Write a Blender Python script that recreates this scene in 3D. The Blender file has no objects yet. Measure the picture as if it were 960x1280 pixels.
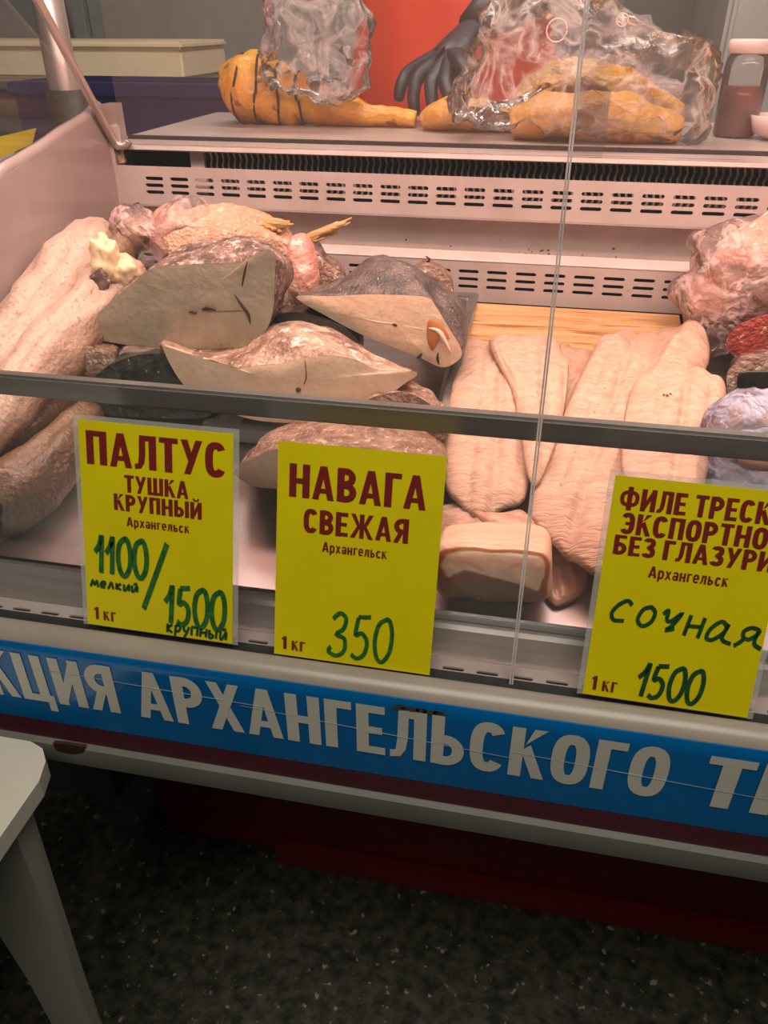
import bpy, bmesh, math, random
from mathutils import Vector, noise

random.seed(7)
SC = bpy.context.scene
COL = SC.collection

# ------------------------------------------------------------------ camera
PITCH, YAW, FPX = math.radians(32.22), math.radians(11.22), 977.3
CAM = Vector((0.1823, -0.5322, 1.3742))
FW = Vector((-math.sin(YAW) * math.cos(PITCH), math.cos(YAW) * math.cos(PITCH), -math.sin(PITCH)))
RT = Vector((math.cos(YAW), math.sin(YAW), 0))
DN = FW.cross(RT)
cd = bpy.data.cameras.new('camera')
cam = bpy.data.objects.new('camera', cd)
COL.objects.link(cam)
cam.location = CAM
cam.rotation_euler = (math.pi / 2 - PITCH, 0, YAW)
cd.sensor_fit = 'VERTICAL'
cd.sensor_height = 24
cd.lens = FPX * 24 / 1280
cd.clip_start = 0.02
SC.camera = cam

# ------------------------------------------------------------------ world, lights, exposure
w = bpy.data.worlds.new('world')
SC.world = w
w.use_nodes = True
w.node_tree.nodes['Background'].inputs[0].default_value = (0.75, 0.85, 0.8, 1)
w.node_tree.nodes['Background'].inputs[1].default_value = 0.02


def area(name, loc, target, sx, sy, power, color):
    l = bpy.data.lights.new(name, 'AREA')
    l.shape = 'RECTANGLE'
    l.size, l.size_y, l.energy, l.color = sx, sy, power, color
    o = bpy.data.objects.new(name, l)
    COL.objects.link(o)
    o.location = loc
    o.rotation_euler = (Vector(target) - Vector(loc)).to_track_quat('-Z', 'Y').to_euler()
    return o


area('display_tube_light', (0.25, 0.34, 1.64), (0.25, 0.40, 0.9), 1.7, 0.07, 11.2, (1.0, 0.53, 0.42))
area('hall_ceiling_light', (0.25, -0.85, 2.75), (0.0, -0.2, 0.7), 1.8, 0.9, 33, (1.0, 0.93, 0.80))
area('vendor_fill_light', (0.1, 1.15, 2.6), (0.1, 1.5, 1.2), 1.8, 0.3, 30, (1.0, 0.90, 0.80))  # added fill to brighten the vendor side, not a lamp of the hall
SC.view_settings.view_transform = 'Standard'
SC.view_settings.look = 'None'
SC.view_settings.gamma = 1
SC.view_settings.use_curve_mapping = False
SC.view_settings.exposure = 0.0

# ------------------------------------------------------------------ geometry helpers
DK, DY0, DZ0 = 0.185, 0.075, 0.865          # the inclined display deck: z = DZ0 + DK*(y-DY0)
TILT = math.radians(16.5)                   # front glass leans back


def ray(u, v):
    return FW + RT * ((u - 480) / FPX) + DN * ((v - 640) / FPX)


def Y(u, v, y):
    q = ray(u, v)
    return CAM + q * ((y - CAM.y) / q.y)


def Z(u, v, z):
    q = ray(u, v)
    return CAM + q * ((z - CAM.z) / q.z)


def X(u, v, x):
    q = ray(u, v)
    return CAM + q * ((x - CAM.x) / q.x)


def D(u, v, h=0.0):
    q = ray(u, v)
    t = (DZ0 + h + DK * (CAM.y - DY0) - CAM.z) / (q.z - DK * q.y)
    return CAM + q * t


def deckz(y):
    return DZ0 + DK * (y - DY0)


def glass_pt(u, v, off=0.0):
    n = Vector((0, -math.cos(TILT), math.sin(TILT)))
    p0 = Vector((0, -0.004, 0.86)) + n * off
    q = ray(u, v)
    return CAM + q * ((p0 - CAM).dot(n) / q.dot(n))


def fbm(p, s, o=3):
    return noise.fractal(Vector(p) * s, 1.0, 2.0, o)


MATS = {}


def nm(name):
    m = bpy.data.materials.new(name)
    m.use_nodes = True
    MATS[name] = m
    nt = m.node_tree
    return m, nt, nt.nodes['Principled BSDF']


def mat(name, c1, c2=None, scale=8, rough=0.5, metal=0.0, bump=0.0, bscale=None, contrast=0.5,
        spec=0.5, stretch=(1, 1, 1), c3=None, scale3=60, t3=0.62, coat=0.0, detail=8, rot=0.0, sss=0.0):
    m, nt, b = nm(name)
    N, L = nt.nodes, nt.links
    tc = N.new('ShaderNodeTexCoord')
    mp = N.new('ShaderNodeMapping')
    mp.inputs['Scale'].default_value = stretch
    mp.inputs['Rotation'].default_value = (0, 0, rot)
    L.new(tc.outputs['Object'], mp.inputs[0])
    b.inputs['Base Color'].default_value = (*c1, 1)
    b.inputs['Roughness'].default_value = rough
    b.inputs['Metallic'].default_value = metal
    b.inputs['Specular IOR Level'].default_value = spec
    b.inputs['Coat Weight'].default_value = coat
    if sss:
        b.inputs['Subsurface Weight'].default_value = sss
        b.inputs['Subsurface Radius'].default_value = (1.0, 0.55, 0.35)
        b.inputs['Subsurface Scale'].default_value = 0.025
    out = None
    if c2:
        n = N.new('ShaderNodeTexNoise')
        n.inputs['Scale'].default_value = scale
        n.inputs['Detail'].default_value = detail
        n.inputs['Roughness'].default_value = 0.62
        L.new(mp.outputs[0], n.inputs['Vector'])
        r = N.new('ShaderNodeValToRGB')
        r.color_ramp.elements[0].position = 0.5 - contrast / 2 * 0.6
        r.color_ramp.elements[1].position = 0.5 + contrast / 2 * 0.6
        r.color_ramp.elements[0].color = (*c1, 1)
        r.color_ramp.elements[1].color = (*c2, 1)
        L.new(n.outputs['Fac'], r.inputs[0])
        out = r.outputs[0]
    if c3:
        n3 = N.new('ShaderNodeTexNoise')
        n3.inputs['Scale'].default_value = scale3
        n3.inputs['Detail'].default_value = 3
        L.new(mp.outputs[0], n3.inputs['Vector'])
        r3 = N.new('ShaderNodeValToRGB')
        r3.color_ramp.elements[0].position = t3
        r3.color_ramp.elements[1].position = min(1, t3 + 0.06)
        L.new(n3.outputs['Fac'], r3.inputs[0])
        mx = N.new('ShaderNodeMix')
        mx.data_type = 'RGBA'
        L.new(r3.outputs[0], mx.inputs['Factor'])
        if out:
            L.new(out, mx.inputs['A'])
        else:
            mx.inputs['A'].default_value = (*c1, 1)
        mx.inputs['B'].default_value = (*c3, 1)
        out = mx.outputs['Result']
    if out:
        L.new(out, b.inputs['Base Color'])
    if bump:
        nb = N.new('ShaderNodeTexNoise')
        nb.inputs['Scale'].default_value = bscale or scale * 3
        nb.inputs['Detail'].default_value = 4
        L.new(mp.outputs[0], nb.inputs['Vector'])
        bp = N.new('ShaderNodeBump')
        bp.inputs['Strength'].default_value = bump
        bp.inputs['Distance'].default_value = 0.01
        L.new(nb.outputs['Fac'], bp.inputs['Height'])
        L.new(bp.outputs[0], b.inputs['Normal'])
    return m


def film(name, tint=(1, 1, 1), diffuse=(0.9, 0.9, 0.9), dfac=0.1, gfac=0.12, rough=0.15, bump=0.0, bscale=30, fres=True, crease=0.0, cscale=14):
    """clear sheet: see-through, a little milky, with a gloss"""
    m = bpy.data.materials.new(name)
    MATS[name] = m
    m.use_nodes = True
    nt = m.node_tree
    N, L = nt.nodes, nt.links
    N.remove(N['Principled BSDF'])
    out = N['Material Output']
    tr = N.new('ShaderNodeBsdfTransparent')
    tr.inputs[0].default_value = (*tint, 1)
    df = N.new('ShaderNodeBsdfDiffuse')
    df.inputs[0].default_value = (*diffuse, 1)
    gl = N.new('ShaderNodeBsdfGlossy')
    gl.inputs['Roughness'].default_value = rough
    m1 = N.new('ShaderNodeMixShader')
    m1.inputs[0].default_value = dfac
    if crease:  # whitens vein lines in the film, painting in the streak highlights of wrinkles
        tc = N.new('ShaderNodeTexCoord')
        cn = N.new('ShaderNodeTexNoise')
        cn.inputs['Scale'].default_value = cscale
        cn.inputs['Detail'].default_value = 3
        cn.inputs['Distortion'].default_value = 1.2
        L.new(tc.outputs['Object'], cn.inputs['Vector'])
        c1 = N.new('ShaderNodeMath')
        c1.operation = 'SUBTRACT'
        c1.inputs[1].default_value = 0.5
        L.new(cn.outputs['Fac'], c1.inputs[0])
        c2 = N.new('ShaderNodeMath')
        c2.operation = 'ABSOLUTE'
        L.new(c1.outputs[0], c2.inputs[0])
        mr = N.new('ShaderNodeMapRange')
        mr.inputs['From Min'].default_value = 0.0
        mr.inputs['From Max'].default_value = 0.075
        mr.inputs['To Min'].default_value = crease
        mr.inputs['To Max'].default_value = dfac
        L.new(c2.outputs[0], mr.inputs['Value'])
        L.new(mr.outputs[0], m1.inputs[0])
    L.new(tr.outputs[0], m1.inputs[1])
    L.new(df.outputs[0], m1.inputs[2])
    m2 = N.new('ShaderNodeMixShader')
    if fres:
        fr = N.new('ShaderNodeLayerWeight')
        fr.inputs[0].default_value = gfac
        L.new(fr.outputs['Fresnel'], m2.inputs[0])
    else:
        m2.inputs[0].default_value = gfac
    L.new(m1.outputs[0], m2.inputs[1])
    L.new(gl.outputs[0], m2.inputs[2])
    L.new(m2.outputs[0], out.inputs[0])
    if bump:
        tc = N.new('ShaderNodeTexCoord')
        nb = N.new('ShaderNodeTexNoise')
        nb.inputs['Scale'].default_value = bscale
        nb.inputs['Distortion'].default_value = 1.5
        L.new(tc.outputs['Object'], nb.inputs['Vector'])
        bp = N.new('ShaderNodeBump')
        bp.inputs['Strength'].default_value = bump
        bp.inputs['Distance'].default_value = 0.01
        L.new(nb.outputs['Fac'], bp.inputs['Height'])
        L.new(bp.outputs[0], gl.inputs['Normal'])
        L.new(bp.outputs[0], df.inputs['Normal'])
    return m


def wpos(o):
    p = Vector(o.location)
    while o.parent:
        o = o.parent
        p += Vector(o.location)
    return p


def thing(name, label, cat, loc, group=None):
    o = bpy.data.objects.new(name, None)
    o.empty_display_size = 0.05
    COL.objects.link(o)
    o.location = loc
    o['label'] = label
    o['category'] = cat
    if group:
        o['group'] = group
    return o


def tag(o, label, cat, group=None):
    o['label'] = label
    o['category'] = cat
    if group:
        o['group'] = group
    return o


def structure(o):
    o['kind'] = 'structure'
    return o


def obj(name, bm, m, parent=None, smooth=True, angle=None):
    """one mesh object from world-space bmesh; origin at the base centre"""
    me = bpy.data.meshes.new(name)
    bm.normal_update()
    bm.to_mesh(me)
    bm.free()
    xs = [v.co.x for v in me.vertices]
    ys = [v.co.y for v in me.vertices]
    zs = [v.co.z for v in me.vertices]
    c = Vector(((min(xs) + max(xs)) / 2, (min(ys) + max(ys)) / 2, min(zs)))
    for v in me.vertices:
        v.co -= c
    for mm in (m if isinstance(m, (list, tuple)) else [m]):
        me.materials.append(mm)
    for p in me.polygons:
        p.use_smooth = smooth
    if angle is not None:
        me.set_sharp_from_angle(angle=math.radians(angle))
    o = bpy.data.objects.new(name, me)
    COL.objects.link(o)
    if parent:
        o.parent = parent
        o.location = c - wpos(parent)
    else:
        o.location = c
    return o


def label_part(o, text):
    o['label'] = text
    return o


def box(bm, x0, x1, y0, y1, z0, z1, bev=0.0):
    vs = [bm.verts.new((x, y, z)) for z in (z0, z1) for y in (y0, y1) for x in (x0, x1)]
    fs = [(0, 2, 3, 1), (4, 5, 7, 6), (0, 1, 5, 4), (2, 6, 7, 3), (0, 4, 6, 2), (1, 3, 7, 5)]
    faces = [bm.faces.new([vs[i] for i in f]) for f in fs]
    if bev:
        es = list({e for f in faces for e in f.edges})
        bmesh.ops.bevel(bm, geom=es, offset=bev, segments=2, affect='EDGES')
    return bm


def BX(*a, bev=0.0):
    return box(bmesh.new(), *a, bev=bev)


def prism_x(bm, prof, x0, x1):
    """closed (y,z) profile extruded along x"""
    a = [bm.verts.new((x0, y, z)) for y, z in prof]
    b = [bm.verts.new((x1, y, z)) for y, z in prof]
    n = len(prof)
    for i in range(n):
        bm.faces.new((a[i], a[(i + 1) % n], b[(i + 1) % n], b[i]))
    bm.faces.new(a[::-1])
    bm.faces.new(b)
    bmesh.ops.recalc_face_normals(bm, faces=bm.faces[:])
    return bm


def plate(bm, pts, d):
    """flat polygon of 3D points given thickness vector d"""
    d = Vector(d)
    a = [bm.verts.new(Vector(p)) for p in pts]
    b = [bm.verts.new(Vector(p) + d) for p in pts]
    n = len(pts)
    bm.faces.new(a[::-1])
    bm.faces.new(b)
    for i in range(n):
        bm.faces.new((a[i], a[(i + 1) % n], b[(i + 1) % n], b[i]))
    bmesh.ops.recalc_face_normals(bm, faces=bm.faces[:])
    return bm


def tube(bm, pts, r, n=10, caps=True, flat=1.0):
    pts = [Vector(p) for p in pts]
    rings = []
    for i, p in enumerate(pts):
        t = (pts[min(i + 1, len(pts) - 1)] - pts[max(i - 1, 0)]).normalized()
        up = Vector((0, 0, 1)) if abs(t.z) < 0.9 else Vector((1, 0, 0))
        s = t.cross(up).normalized()
        uu = s.cross(t).normalized()
        rr = r[i] if isinstance(r, (list, tuple)) else r
        rings.append([bm.verts.new(p + s * rr * math.cos(2 * math.pi * k / n) + uu * rr * flat * math.sin(2 * math.pi * k / n))
                      for k in range(n)])
    for a, b in zip(rings, rings[1:]):
        for k in range(n):
            bm.faces.new((a[k], a[(k + 1) % n], b[(k + 1) % n], b[k]))
    if caps:
        bm.faces.new(rings[0][::-1])
        bm.faces.new(rings[-1])
    bmesh.ops.recalc_face_normals(bm, faces=bm.faces[:])
    return bm


def lathe(bm, prof, c, n=28):
    c = Vector(c)
    rings = []
    for r, z in prof:
        rings.append([bm.verts.new(c + Vector((r * math.cos(2 * math.pi * k / n), r * math.sin(2 * math.pi * k / n), z))) for k in range(n)])
    for a, b in zip(rings, rings[1:]):
        for k in range(n):
            bm.faces.new((a[k], a[(k + 1) % n], b[(k + 1) % n], b[k]))
    bm.faces.new(rings[0][::-1])
    bm.faces.new(rings[-1])
    bmesh.ops.recalc_face_normals(bm, faces=bm.faces[:])
    return bm


def spline(pts, m, closed=True):
    """Catmull-Rom through control points, m steps per span"""
    pts = [Vector(p) for p in pts]
    n = len(pts)
    out = []
    for i in range(n if closed else n - 1):
        if closed:
            p0, p1, p2, p3 = pts[i - 1], pts[i], pts[(i + 1) % n], pts[(i + 2) % n]
        else:
            p0, p1, p2, p3 = pts[max(i - 1, 0)], pts[i], pts[i + 1], pts[min(i + 2, n - 1)]
        for k in range(m):
            t = k / m
            out.append(0.5 * ((2 * p1) + (p2 - p0) * t + (2 * p0 - 5 * p1 + 4 * p2 - p3) * t * t + (3 * p1 - p0 - 3 * p2 + p3) * t ** 3))
    if not closed:
        out.append(pts[-1])
    return out


def rings_mesh(bm, rings, cap_first=False, cap_last=False, mi=0):
    vr = [[bm.verts.new(p) for p in r] for r in rings]
    n = len(rings[0])
    fs = []
    for a, b in zip(vr, vr[1:]):
        for k in range(n):
            fs.append(bm.faces.new((a[k], a[(k + 1) % n], b[(k + 1) % n], b[k])))
    for flag, r in ((cap_first, vr[0]), (cap_last, vr[-1])):
        if flag:
            c = bm.verts.new(sum((v.co for v in r), Vector()) / n)
            for k in range(n):
                fs.append(bm.faces.new((r[k], r[(k + 1) % n], c)))
    for f in fs:
        f.material_index = mi
    return vr


def jitter(bm, amp, s, seed=0.0, o=3):
    bm.normal_update()
    for v in bm.verts:
        v.co += v.normal * (fbm(v.co + Vector((seed, seed * 2, -seed)), s, o) * amp)


def chunk(name, label, cat, sections, skin, flesh, back=0.75, back_dy=0.03, group=None, amp=0.004, s=26, face_bulge=0.003, marks=None, facename='cut_face'):
    """a cut piece of fish: sections = [(y, [(u,v),...]) ...] from the cut face towards the back"""
    R = []
    for y, pts in sections:
        R.append(spline([Y(u, v, y + (dy[0] if dy else 0)) for u, v, *dy in pts], 5))
    R2 = []
    for a, b in zip(R, R[1:]):
        for k in range(5):
            t = k / 5
            e = math.sin(t * math.pi / 2)
            R2.append([Vector((pa.x + (pb.x - pa.x) * e, pa.y + (pb.y - pa.y) * t, pa.z + (pb.z - pa.z) * e)) for pa, pb in zip(a, b)])
    R2.append(R[-1])
    c = sum(R[-1], Vector()) / len(R[-1])
    for k in (1, 2, 3, 4):
        sc = math.cos(k / 4 * math.pi / 2 * 0.93)
        R2.append([c + Vector(((p.x - c.x) * sc, p.y - c.y + back_dy * math.sin(k / 4 * math.pi / 2), (p.z - c.z) * sc)) for p in R[-1]])
    loc = Vector((c.x, c.y, min(p.z for r in R2 for p in r)))
    t = thing(name, label, cat, loc, group)
    bm = bmesh.new()
    rings_mesh(bm, R2, cap_last=True)
    bmesh.ops.recalc_face_normals(bm, faces=bm.faces[:])
    front = set()
    bm.verts.ensure_lookup_table()
    nf = len(R2[0])
    bm.normal_update()
    for i, v in enumerate(bm.verts):
        if i >= nf:
            kk = 0.4 if i < 2 * nf else 1.0
            v.co += v.normal * fbm(v.co, s) * amp * kk
    obj('skin', bm, skin, t)
    # the cut face
    bm = bmesh.new()
    f0 = R2[0]
    c0 = sum(f0, Vector()) / len(f0)
    rr = []
    for k in range(0, 8):
        sc = 1 - k / 8
        rr.append([c0 + (p - c0) * sc + Vector((0, -face_bulge * (1 - sc ** 3) - 0.0006 + fbm(c0 + (p - c0) * sc, 40) * 0.0015 * (1 - sc), 0)) for p in f0])
    rings_mesh(bm, rr, cap_last=True)
    bmesh.ops.recalc_face_normals(bm, faces=bm.faces[:])
    obj(facename, bm, flesh, t)
    return t


def pillow(name, outline, thick, m, parent=None, h0=0.0, prof=2.2, amp=0.003, s=30, rings=12, ridge=None, under=0.3, pts3=None, seed=0, flat=False):
    """a soft mound over an outline on the deck plane; outline = [(u,v,h)...]"""
    o3 = pts3 or [D(p[0], p[1], h0 + (p[2] if len(p) > 2 else 0)) for p in outline]
    o3 = spline(o3, 5)
    c = sum(o3, Vector()) / len(o3)
    bm = bmesh.new()
    rr = []
    for k in range(3, 0, -1):
        sc = k / 3
        rr.append([c + (p - c) * (1 - (sc * 0.9)) + Vector((0, 0, -thick * under * min(1, sc * 1.5))) for p in o3])
    rr = rr[:]
    for k in range(rings + 1):
        sc = 1 - k / rings * 0.97
        hh = thick * (1 - sc ** prof) ** 0.6 * (0.72 + 0.28 * (1 - sc * sc)) if sc < 1 else 0
        row = []
        for p in o3:
            q = c + (p - c) * sc
            e = (fbm(q + Vector((seed, 0, seed)), s) * amp + fbm(q + Vector((0, seed, 1)), 9, 2) * amp * 1.6) * (0.3 + 0.7 * min(1, k / 3))
            if ridge:
                e += ridge(q, sc)
            row.append(q + Vector((0, 0, hh + e)))
        rr.append(row)
    rings_mesh(bm, rr, cap_first=True, cap_last=True)
    bmesh.ops.recalc_face_normals(bm, faces=bm.faces[:])
    return obj(name, bm, m, parent)


def lump(bm, c, r, sub=4, amp=0.15, s=12, seed=0.0, ridged=0.0):
    c = Vector(c)
    r = Vector(r) if not isinstance(r, (int, float)) else Vector((r, r, r))
    res = bmesh.ops.create_icosphere(bm, subdivisions=sub, radius=1)
    for v in res['verts']:
        d = v.co.normalized()
        p = Vector((d.x * r.x, d.y * r.y, d.z * r.z))
        k = 1 + fbm((c + p) + Vector((seed, seed, seed)), s) * amp
        if ridged:
            k += ridged * (0.5 - abs(noise.noise((c + p) * s * 2.2 + Vector((seed, 0, 3)))))
        v.co = c + p * k
    return bm


def fish_body(bm, spine, rad, n=40, flat=1.25, m=6, uvname='UVMap', seed=0):
    """smooth fish body along a spine of 3D points with radii; UV: along, around"""
    sp = spline(spine, m, closed=False)
    rr = [x.x for x in spline([Vector((r, 0, 0)) for r in rad], m, closed=False)]
    uvl = bm.loops.layers.uv.new(uvname)
    rings = []
    for i, p in enumerate(sp):
        t = (sp[min(i + 1, len(sp) - 1)] - sp[max(i - 1, 0)]).normalized()
        sd = t.cross(Vector((0, 0, 1))).normalized()
        up = sd.cross(t).normalized()
        ring = []
        for k in range(n):
            a = 2 * math.pi * k / n
            q = p + sd * rr[i] * math.cos(a) + up * rr[i] * flat * math.sin(a)
            g = 0
            for ga, gd in ((1.15, 0.16), (2.2, 0.10), (0.3, 0.07)):
                dd = (a - ga - 0.25 * math.sin(i * 0.22 + seed)) / 0.16
                g -= gd * math.exp(-dd * dd)
            q += (q - p).normalized() * rr[i] * (g + fbm(q + Vector((seed, 0, 0)), 18) * 0.16 + fbm(q + Vector((0, seed, 0)), 55) * 0.06)
            ring.append(bm.verts.new(q))
        rings.append(ring)
    L = len(rings) - 1
    for i in range(L):
        for k in range(n):
            f = bm.faces.new((rings[i][k], rings[i][(k + 1) % n], rings[i + 1][(k + 1) % n], rings[i + 1][k]))
            for lp, (a, b) in zip(f.loops, ((i, k), (i, k + 1), (i + 1, k + 1), (i + 1, k))):
                lp[uvl].uv = (a / L, b / n)
    bm.faces.new(rings[0][::-1])
    bm.faces.new(rings[-1])
    bmesh.ops.recalc_face_normals(bm, faces=bm.faces[:])
    return bm


ST = 0.200                                   # stem width of the bold condensed capitals (cap height 1)


def q_(*p):
    return ('q', p)


def rc(x0, y0, x1, y1):
    return ('q', ((x0, y0), (x1, y0), (x1, y1), (x0, y1)))


def arc(cx, cy, rx, ry, a0, a1, t=ST, n=26, e=2.7):
    pts = []
    for i in range(n + 1):
        a = math.radians(a0 + (a1 - a0) * i / n)
        c, s = math.cos(a), math.sin(a)
        pts.append((cx + (rx - t / 2) * math.copysign(abs(c) ** (2 / e), c), cy + (ry - t / 2) * math.copysign(abs(s) ** (2 / e), s)))
    return ('s', pts, t)


def bowl(x0, x1, y0, y1, t=ST, th=None):
    th = th or t * 0.88
    ym, ry = (y0 + y1) / 2, (y1 - y0) / 2
    r = min(ry, (x1 - x0) * 0.7)
    pts = [(x0, y1 - th / 2), (x1 - r, y1 - th / 2)]
    for i in range(1, 12):
        a = math.radians(90 - 180 * i / 12)
        pts.append((x1 - r + (r - t / 2) * math.cos(a), ym + (ry - th / 2) * math.sin(a)))
    pts += [(x1 - r, y0 + th / 2), (x0, y0 + th / 2)]
    return ('s', pts, t * 0.94)


def mir(w, parts):
    out = []
    for p in parts:
        if p[0] == 'q':
            out.append(('q', tuple((w - x, y) for x, y in p[1])))
        else:
            out.append(('s', [(w - x, y) for x, y in p[1]], p[2]))
    return out


def small(parts, k):
    out = []
    for p in parts:
        if p[0] == 'q':
            out.append(('q', tuple((x * k, y * k) for x, y in p[1])))
        else:
            out.append(('s', [(x * k, y * k) for x, y in p[1]], p[2] * k))
    return out


H_ = 0.155
TYPE = {
    'А': (.60, [q_((0, 0), (.175, 0), (.37, 1), (.205, 1)), q_((.425, 0), (.60, 0), (.395, 1), (.23, 1)), rc(.13, .20, .47, .335)]),
    'Б': (.53, [rc(0, 0, ST, 1), rc(0, 1 - H_, .48, 1), bowl(ST * .5, .53, 0, .62)]),
    'В': (.54, [rc(0, 0, ST, 1), bowl(ST * .5, .51, .45, 1), bowl(ST * .5, .54, 0, .58)]),
    'Г': (.44, [rc(0, 0, ST, 1), rc(0, 1 - H_, .44, 1)]),
    'Е': (.47, [rc(0, 0, ST, 1), rc(0, 1 - H_, .46, 1), rc(0, .425, .42, .57), rc(0, 0, .47, H_)]),
    'Ж': (.88, [rc(.355, 0, .525, 1), q_((0, 0), (.18, 0), (.40, .52), (.30, .58)), q_((.02, 1), (.19, 1), (.40, .48), (.29, .44)),
                q_((.88, 0), (.70, 0), (.48, .52), (.58, .58)), q_((.86, 1), (.69, 1), (.48, .48), (.59, .44))]),
    'З': (.51, [arc(.24, .735, .25, .265, 160, -92), arc(.245, .285, .265, .285, 92, -160), rc(.16, .45, .30, .585)]),
    'И': (.58, [rc(0, 0, ST, 1), rc(.58 - ST, 0, .58, 1), q_((.0, 0), (.165, 0), (.58, 1), (.415, 1))]),
    'К': (.55, [rc(0, 0, ST, 1), q_((.12, .38), (.21, .66), (.53, 1), (.335, 1)), q_((.165, .55), (.30, .68), (.56, 0), (.37, 0))]),
    'Л': (.58, [rc(.58 - ST, 0, .58, 1), rc(.13, 1 - H_, .5, 1), q_((.13, 1), (.295, 1), (.285, .40), (.115, .40)), q_((.115, .40), (.285, .40), (.25, .16), (.09, .17)), q_((.09, .18), (.255, .19), (.17, .03), (0, 0)), q_((0, 0), (.0, .15), (.12, .17), (.17, .03))]),
    'Н': (.57, [rc(0, 0, ST, 1), rc(.57 - ST, 0, .57, 1), rc(.1, .42, .47, .575)]),
    'О': (.56, [arc(.28, .5, .28, .51, 0, 360)]),
    'П': (.56, [rc(0, 0, ST, 1), rc(.56 - ST, 0, .56, 1), rc(0, 1 - H_, .56, 1)]),
    'Р': (.53, [rc(0, 0, ST, 1), bowl(ST * .5, .53, .38, 1)]),
    'С': (.54, [arc(.275, .5, .275, .51, 38, 322)]),
    'Т': (.50, [rc(.25 - ST / 2, 0, .25 + ST / 2, 1), rc(0, 1 - H_, .50, 1)]),
    'У': (.56, [q_((.08, 0), (.255, 0), (.56, 1), (.385, 1)), q_((0, 1), (.18, 1), (.345, .40), (.225, .28))]),
    'Ф': (.76, [rc(.38 - ST / 2, -.04, .38 + ST / 2, 1.04), arc(.38, .5, .38, .37, 0, 360, t=.16)]),
    'Х': (.58, [q_((0, 0), (.185, 0), (.57, 1), (.385, 1)), q_((.395, 0), (.58, 0), (.195, 1), (.01, 1))]),
    'Ц': (.63, [rc(0, 0, ST, 1), rc(.56 - ST, 0, .56, 1), rc(0, 0, .60, H_), rc(.48, -.2, .63, H_)]),
    'Ш': (.80, [rc(0, 0, ST, 1), rc(.40 - ST / 2, 0, .40 + ST / 2, 1), rc(.80 - ST, 0, .80, 1), rc(0, 0, .80, H_)]),
    'Ы': (.76, [rc(0, 0, ST, 1), bowl(ST * .5, .51, 0, .62), rc(.76 - ST, 0, .76, 1)]),
    'Ь': (.53, [rc(0, 0, ST, 1), bowl(ST * .5, .53, 0, .62)]),
    '1': (.30, [rc(.30 - ST, 0, .30, 1), q_((0, .72), (.0, .86), (.2, 1), (.2, .83))]),
}
TYPE['Й'] = (.58, TYPE['И'][1] + [('s', [(.15, 1.22), (.21, 1.11), (.29, 1.08), (.37, 1.11), (.43, 1.22)], .085)])
TYPE['Э'] = (.54, mir(.54, TYPE['С'][1]) + [rc(.18, .43, .45, .57)])
TYPE['Я'] = (.55, mir(.55, [rc(0, 0, ST, 1), bowl(ST * .5, .55, .38, 1), q_((.18, .46), (.34, .5), (.55, 0), (.37, 0))]))
XH = 0.74
for lo, up in (('х', 'Х'), ('н', 'Н'), ('г', 'Г'), ('л', 'Л'), ('ь', 'Ь'), ('с', 'С'), ('к', 'К')):
    TYPE[lo] = (TYPE[up][0] * XH * 1.05, small(TYPE[up][1], XH))
TYPE['е'] = (.42, [arc(.21, .37, .21, .38, 0, 318, t=.14), rc(.06, .31, .41, .42)])
TYPE['а'] = (.41, [rc(.41 - .14, 0, .41, .55), arc(.21, .52, .20, .225, 5, 165, t=.13), arc(.18, .22, .18, .225, 0, 360, t=.13)])
TYPE['р'] = (.42, [rc(0, -.24, .14, .74), arc(.21, .37, .21, .38, 0, 360, t=.14)])
TYPE[' '] = (.16, [])
GAP = 0.078


def text_fit(bm, s, x0, x1, y0, y1, place):
    """bold condensed capitals between x0..x1, base line y0, cap line y1; place maps x,y to 3D"""
    tot = sum(TYPE[c][0] for c in s) + GAP * (len(s) - 1)
    k = (x1 - x0) / tot
    H = y1 - y0
    x = x0
    nrm = (place(1, 0) - place(0, 0)).cross(place(0, 1) - place(0, 0)).normalized()
    place0, cnt = place, 0
    for c in s:
        wd, parts = TYPE[c]
        for p in parts:
            cnt += 1
            place = lambda a, b, k_=(cnt % 7): place0(a, b) + nrm * (0.00006 * k_)
            if p[0] == 'q':
                pts = [place(x + a * k, y0 + b * H) for a, b in p[1]]
                bm.faces.new([bm.verts.new(q) for q in pts])
            else:
                pl, t = p[1], p[2]
                closed = (Vector(pl[0]) - Vector(pl[-1])).length < 1e-4
                n = len(pl)
                L, R = [], []
                for i in range(n):
                    if closed:
                        a, b = pl[(i - 1) % (n - 1)], pl[(i + 1) % (n - 1)]
                    else:
                        a, b = pl[max(i - 1, 0)], pl[min(i + 1, n - 1)]
                    d = Vector(b) - Vector(a)
                    d = d.normalized() if d.length > 1e-9 else Vector((1, 0))
                    nx, ny = -d.y * t / 2, d.x * t / 2
                    L.append(bm.verts.new(place(x + (pl[i][0] + nx) * k, y0 + (pl[i][1] + ny) * H)))
                    R.append(bm.verts.new(place(x + (pl[i][0] - nx) * k, y0 + (pl[i][1] - ny) * H)))
                for i in range(n - 1):
                    bm.faces.new((L[i], R[i], R[i + 1], L[i + 1]))
        x += (wd + GAP) * k


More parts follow.
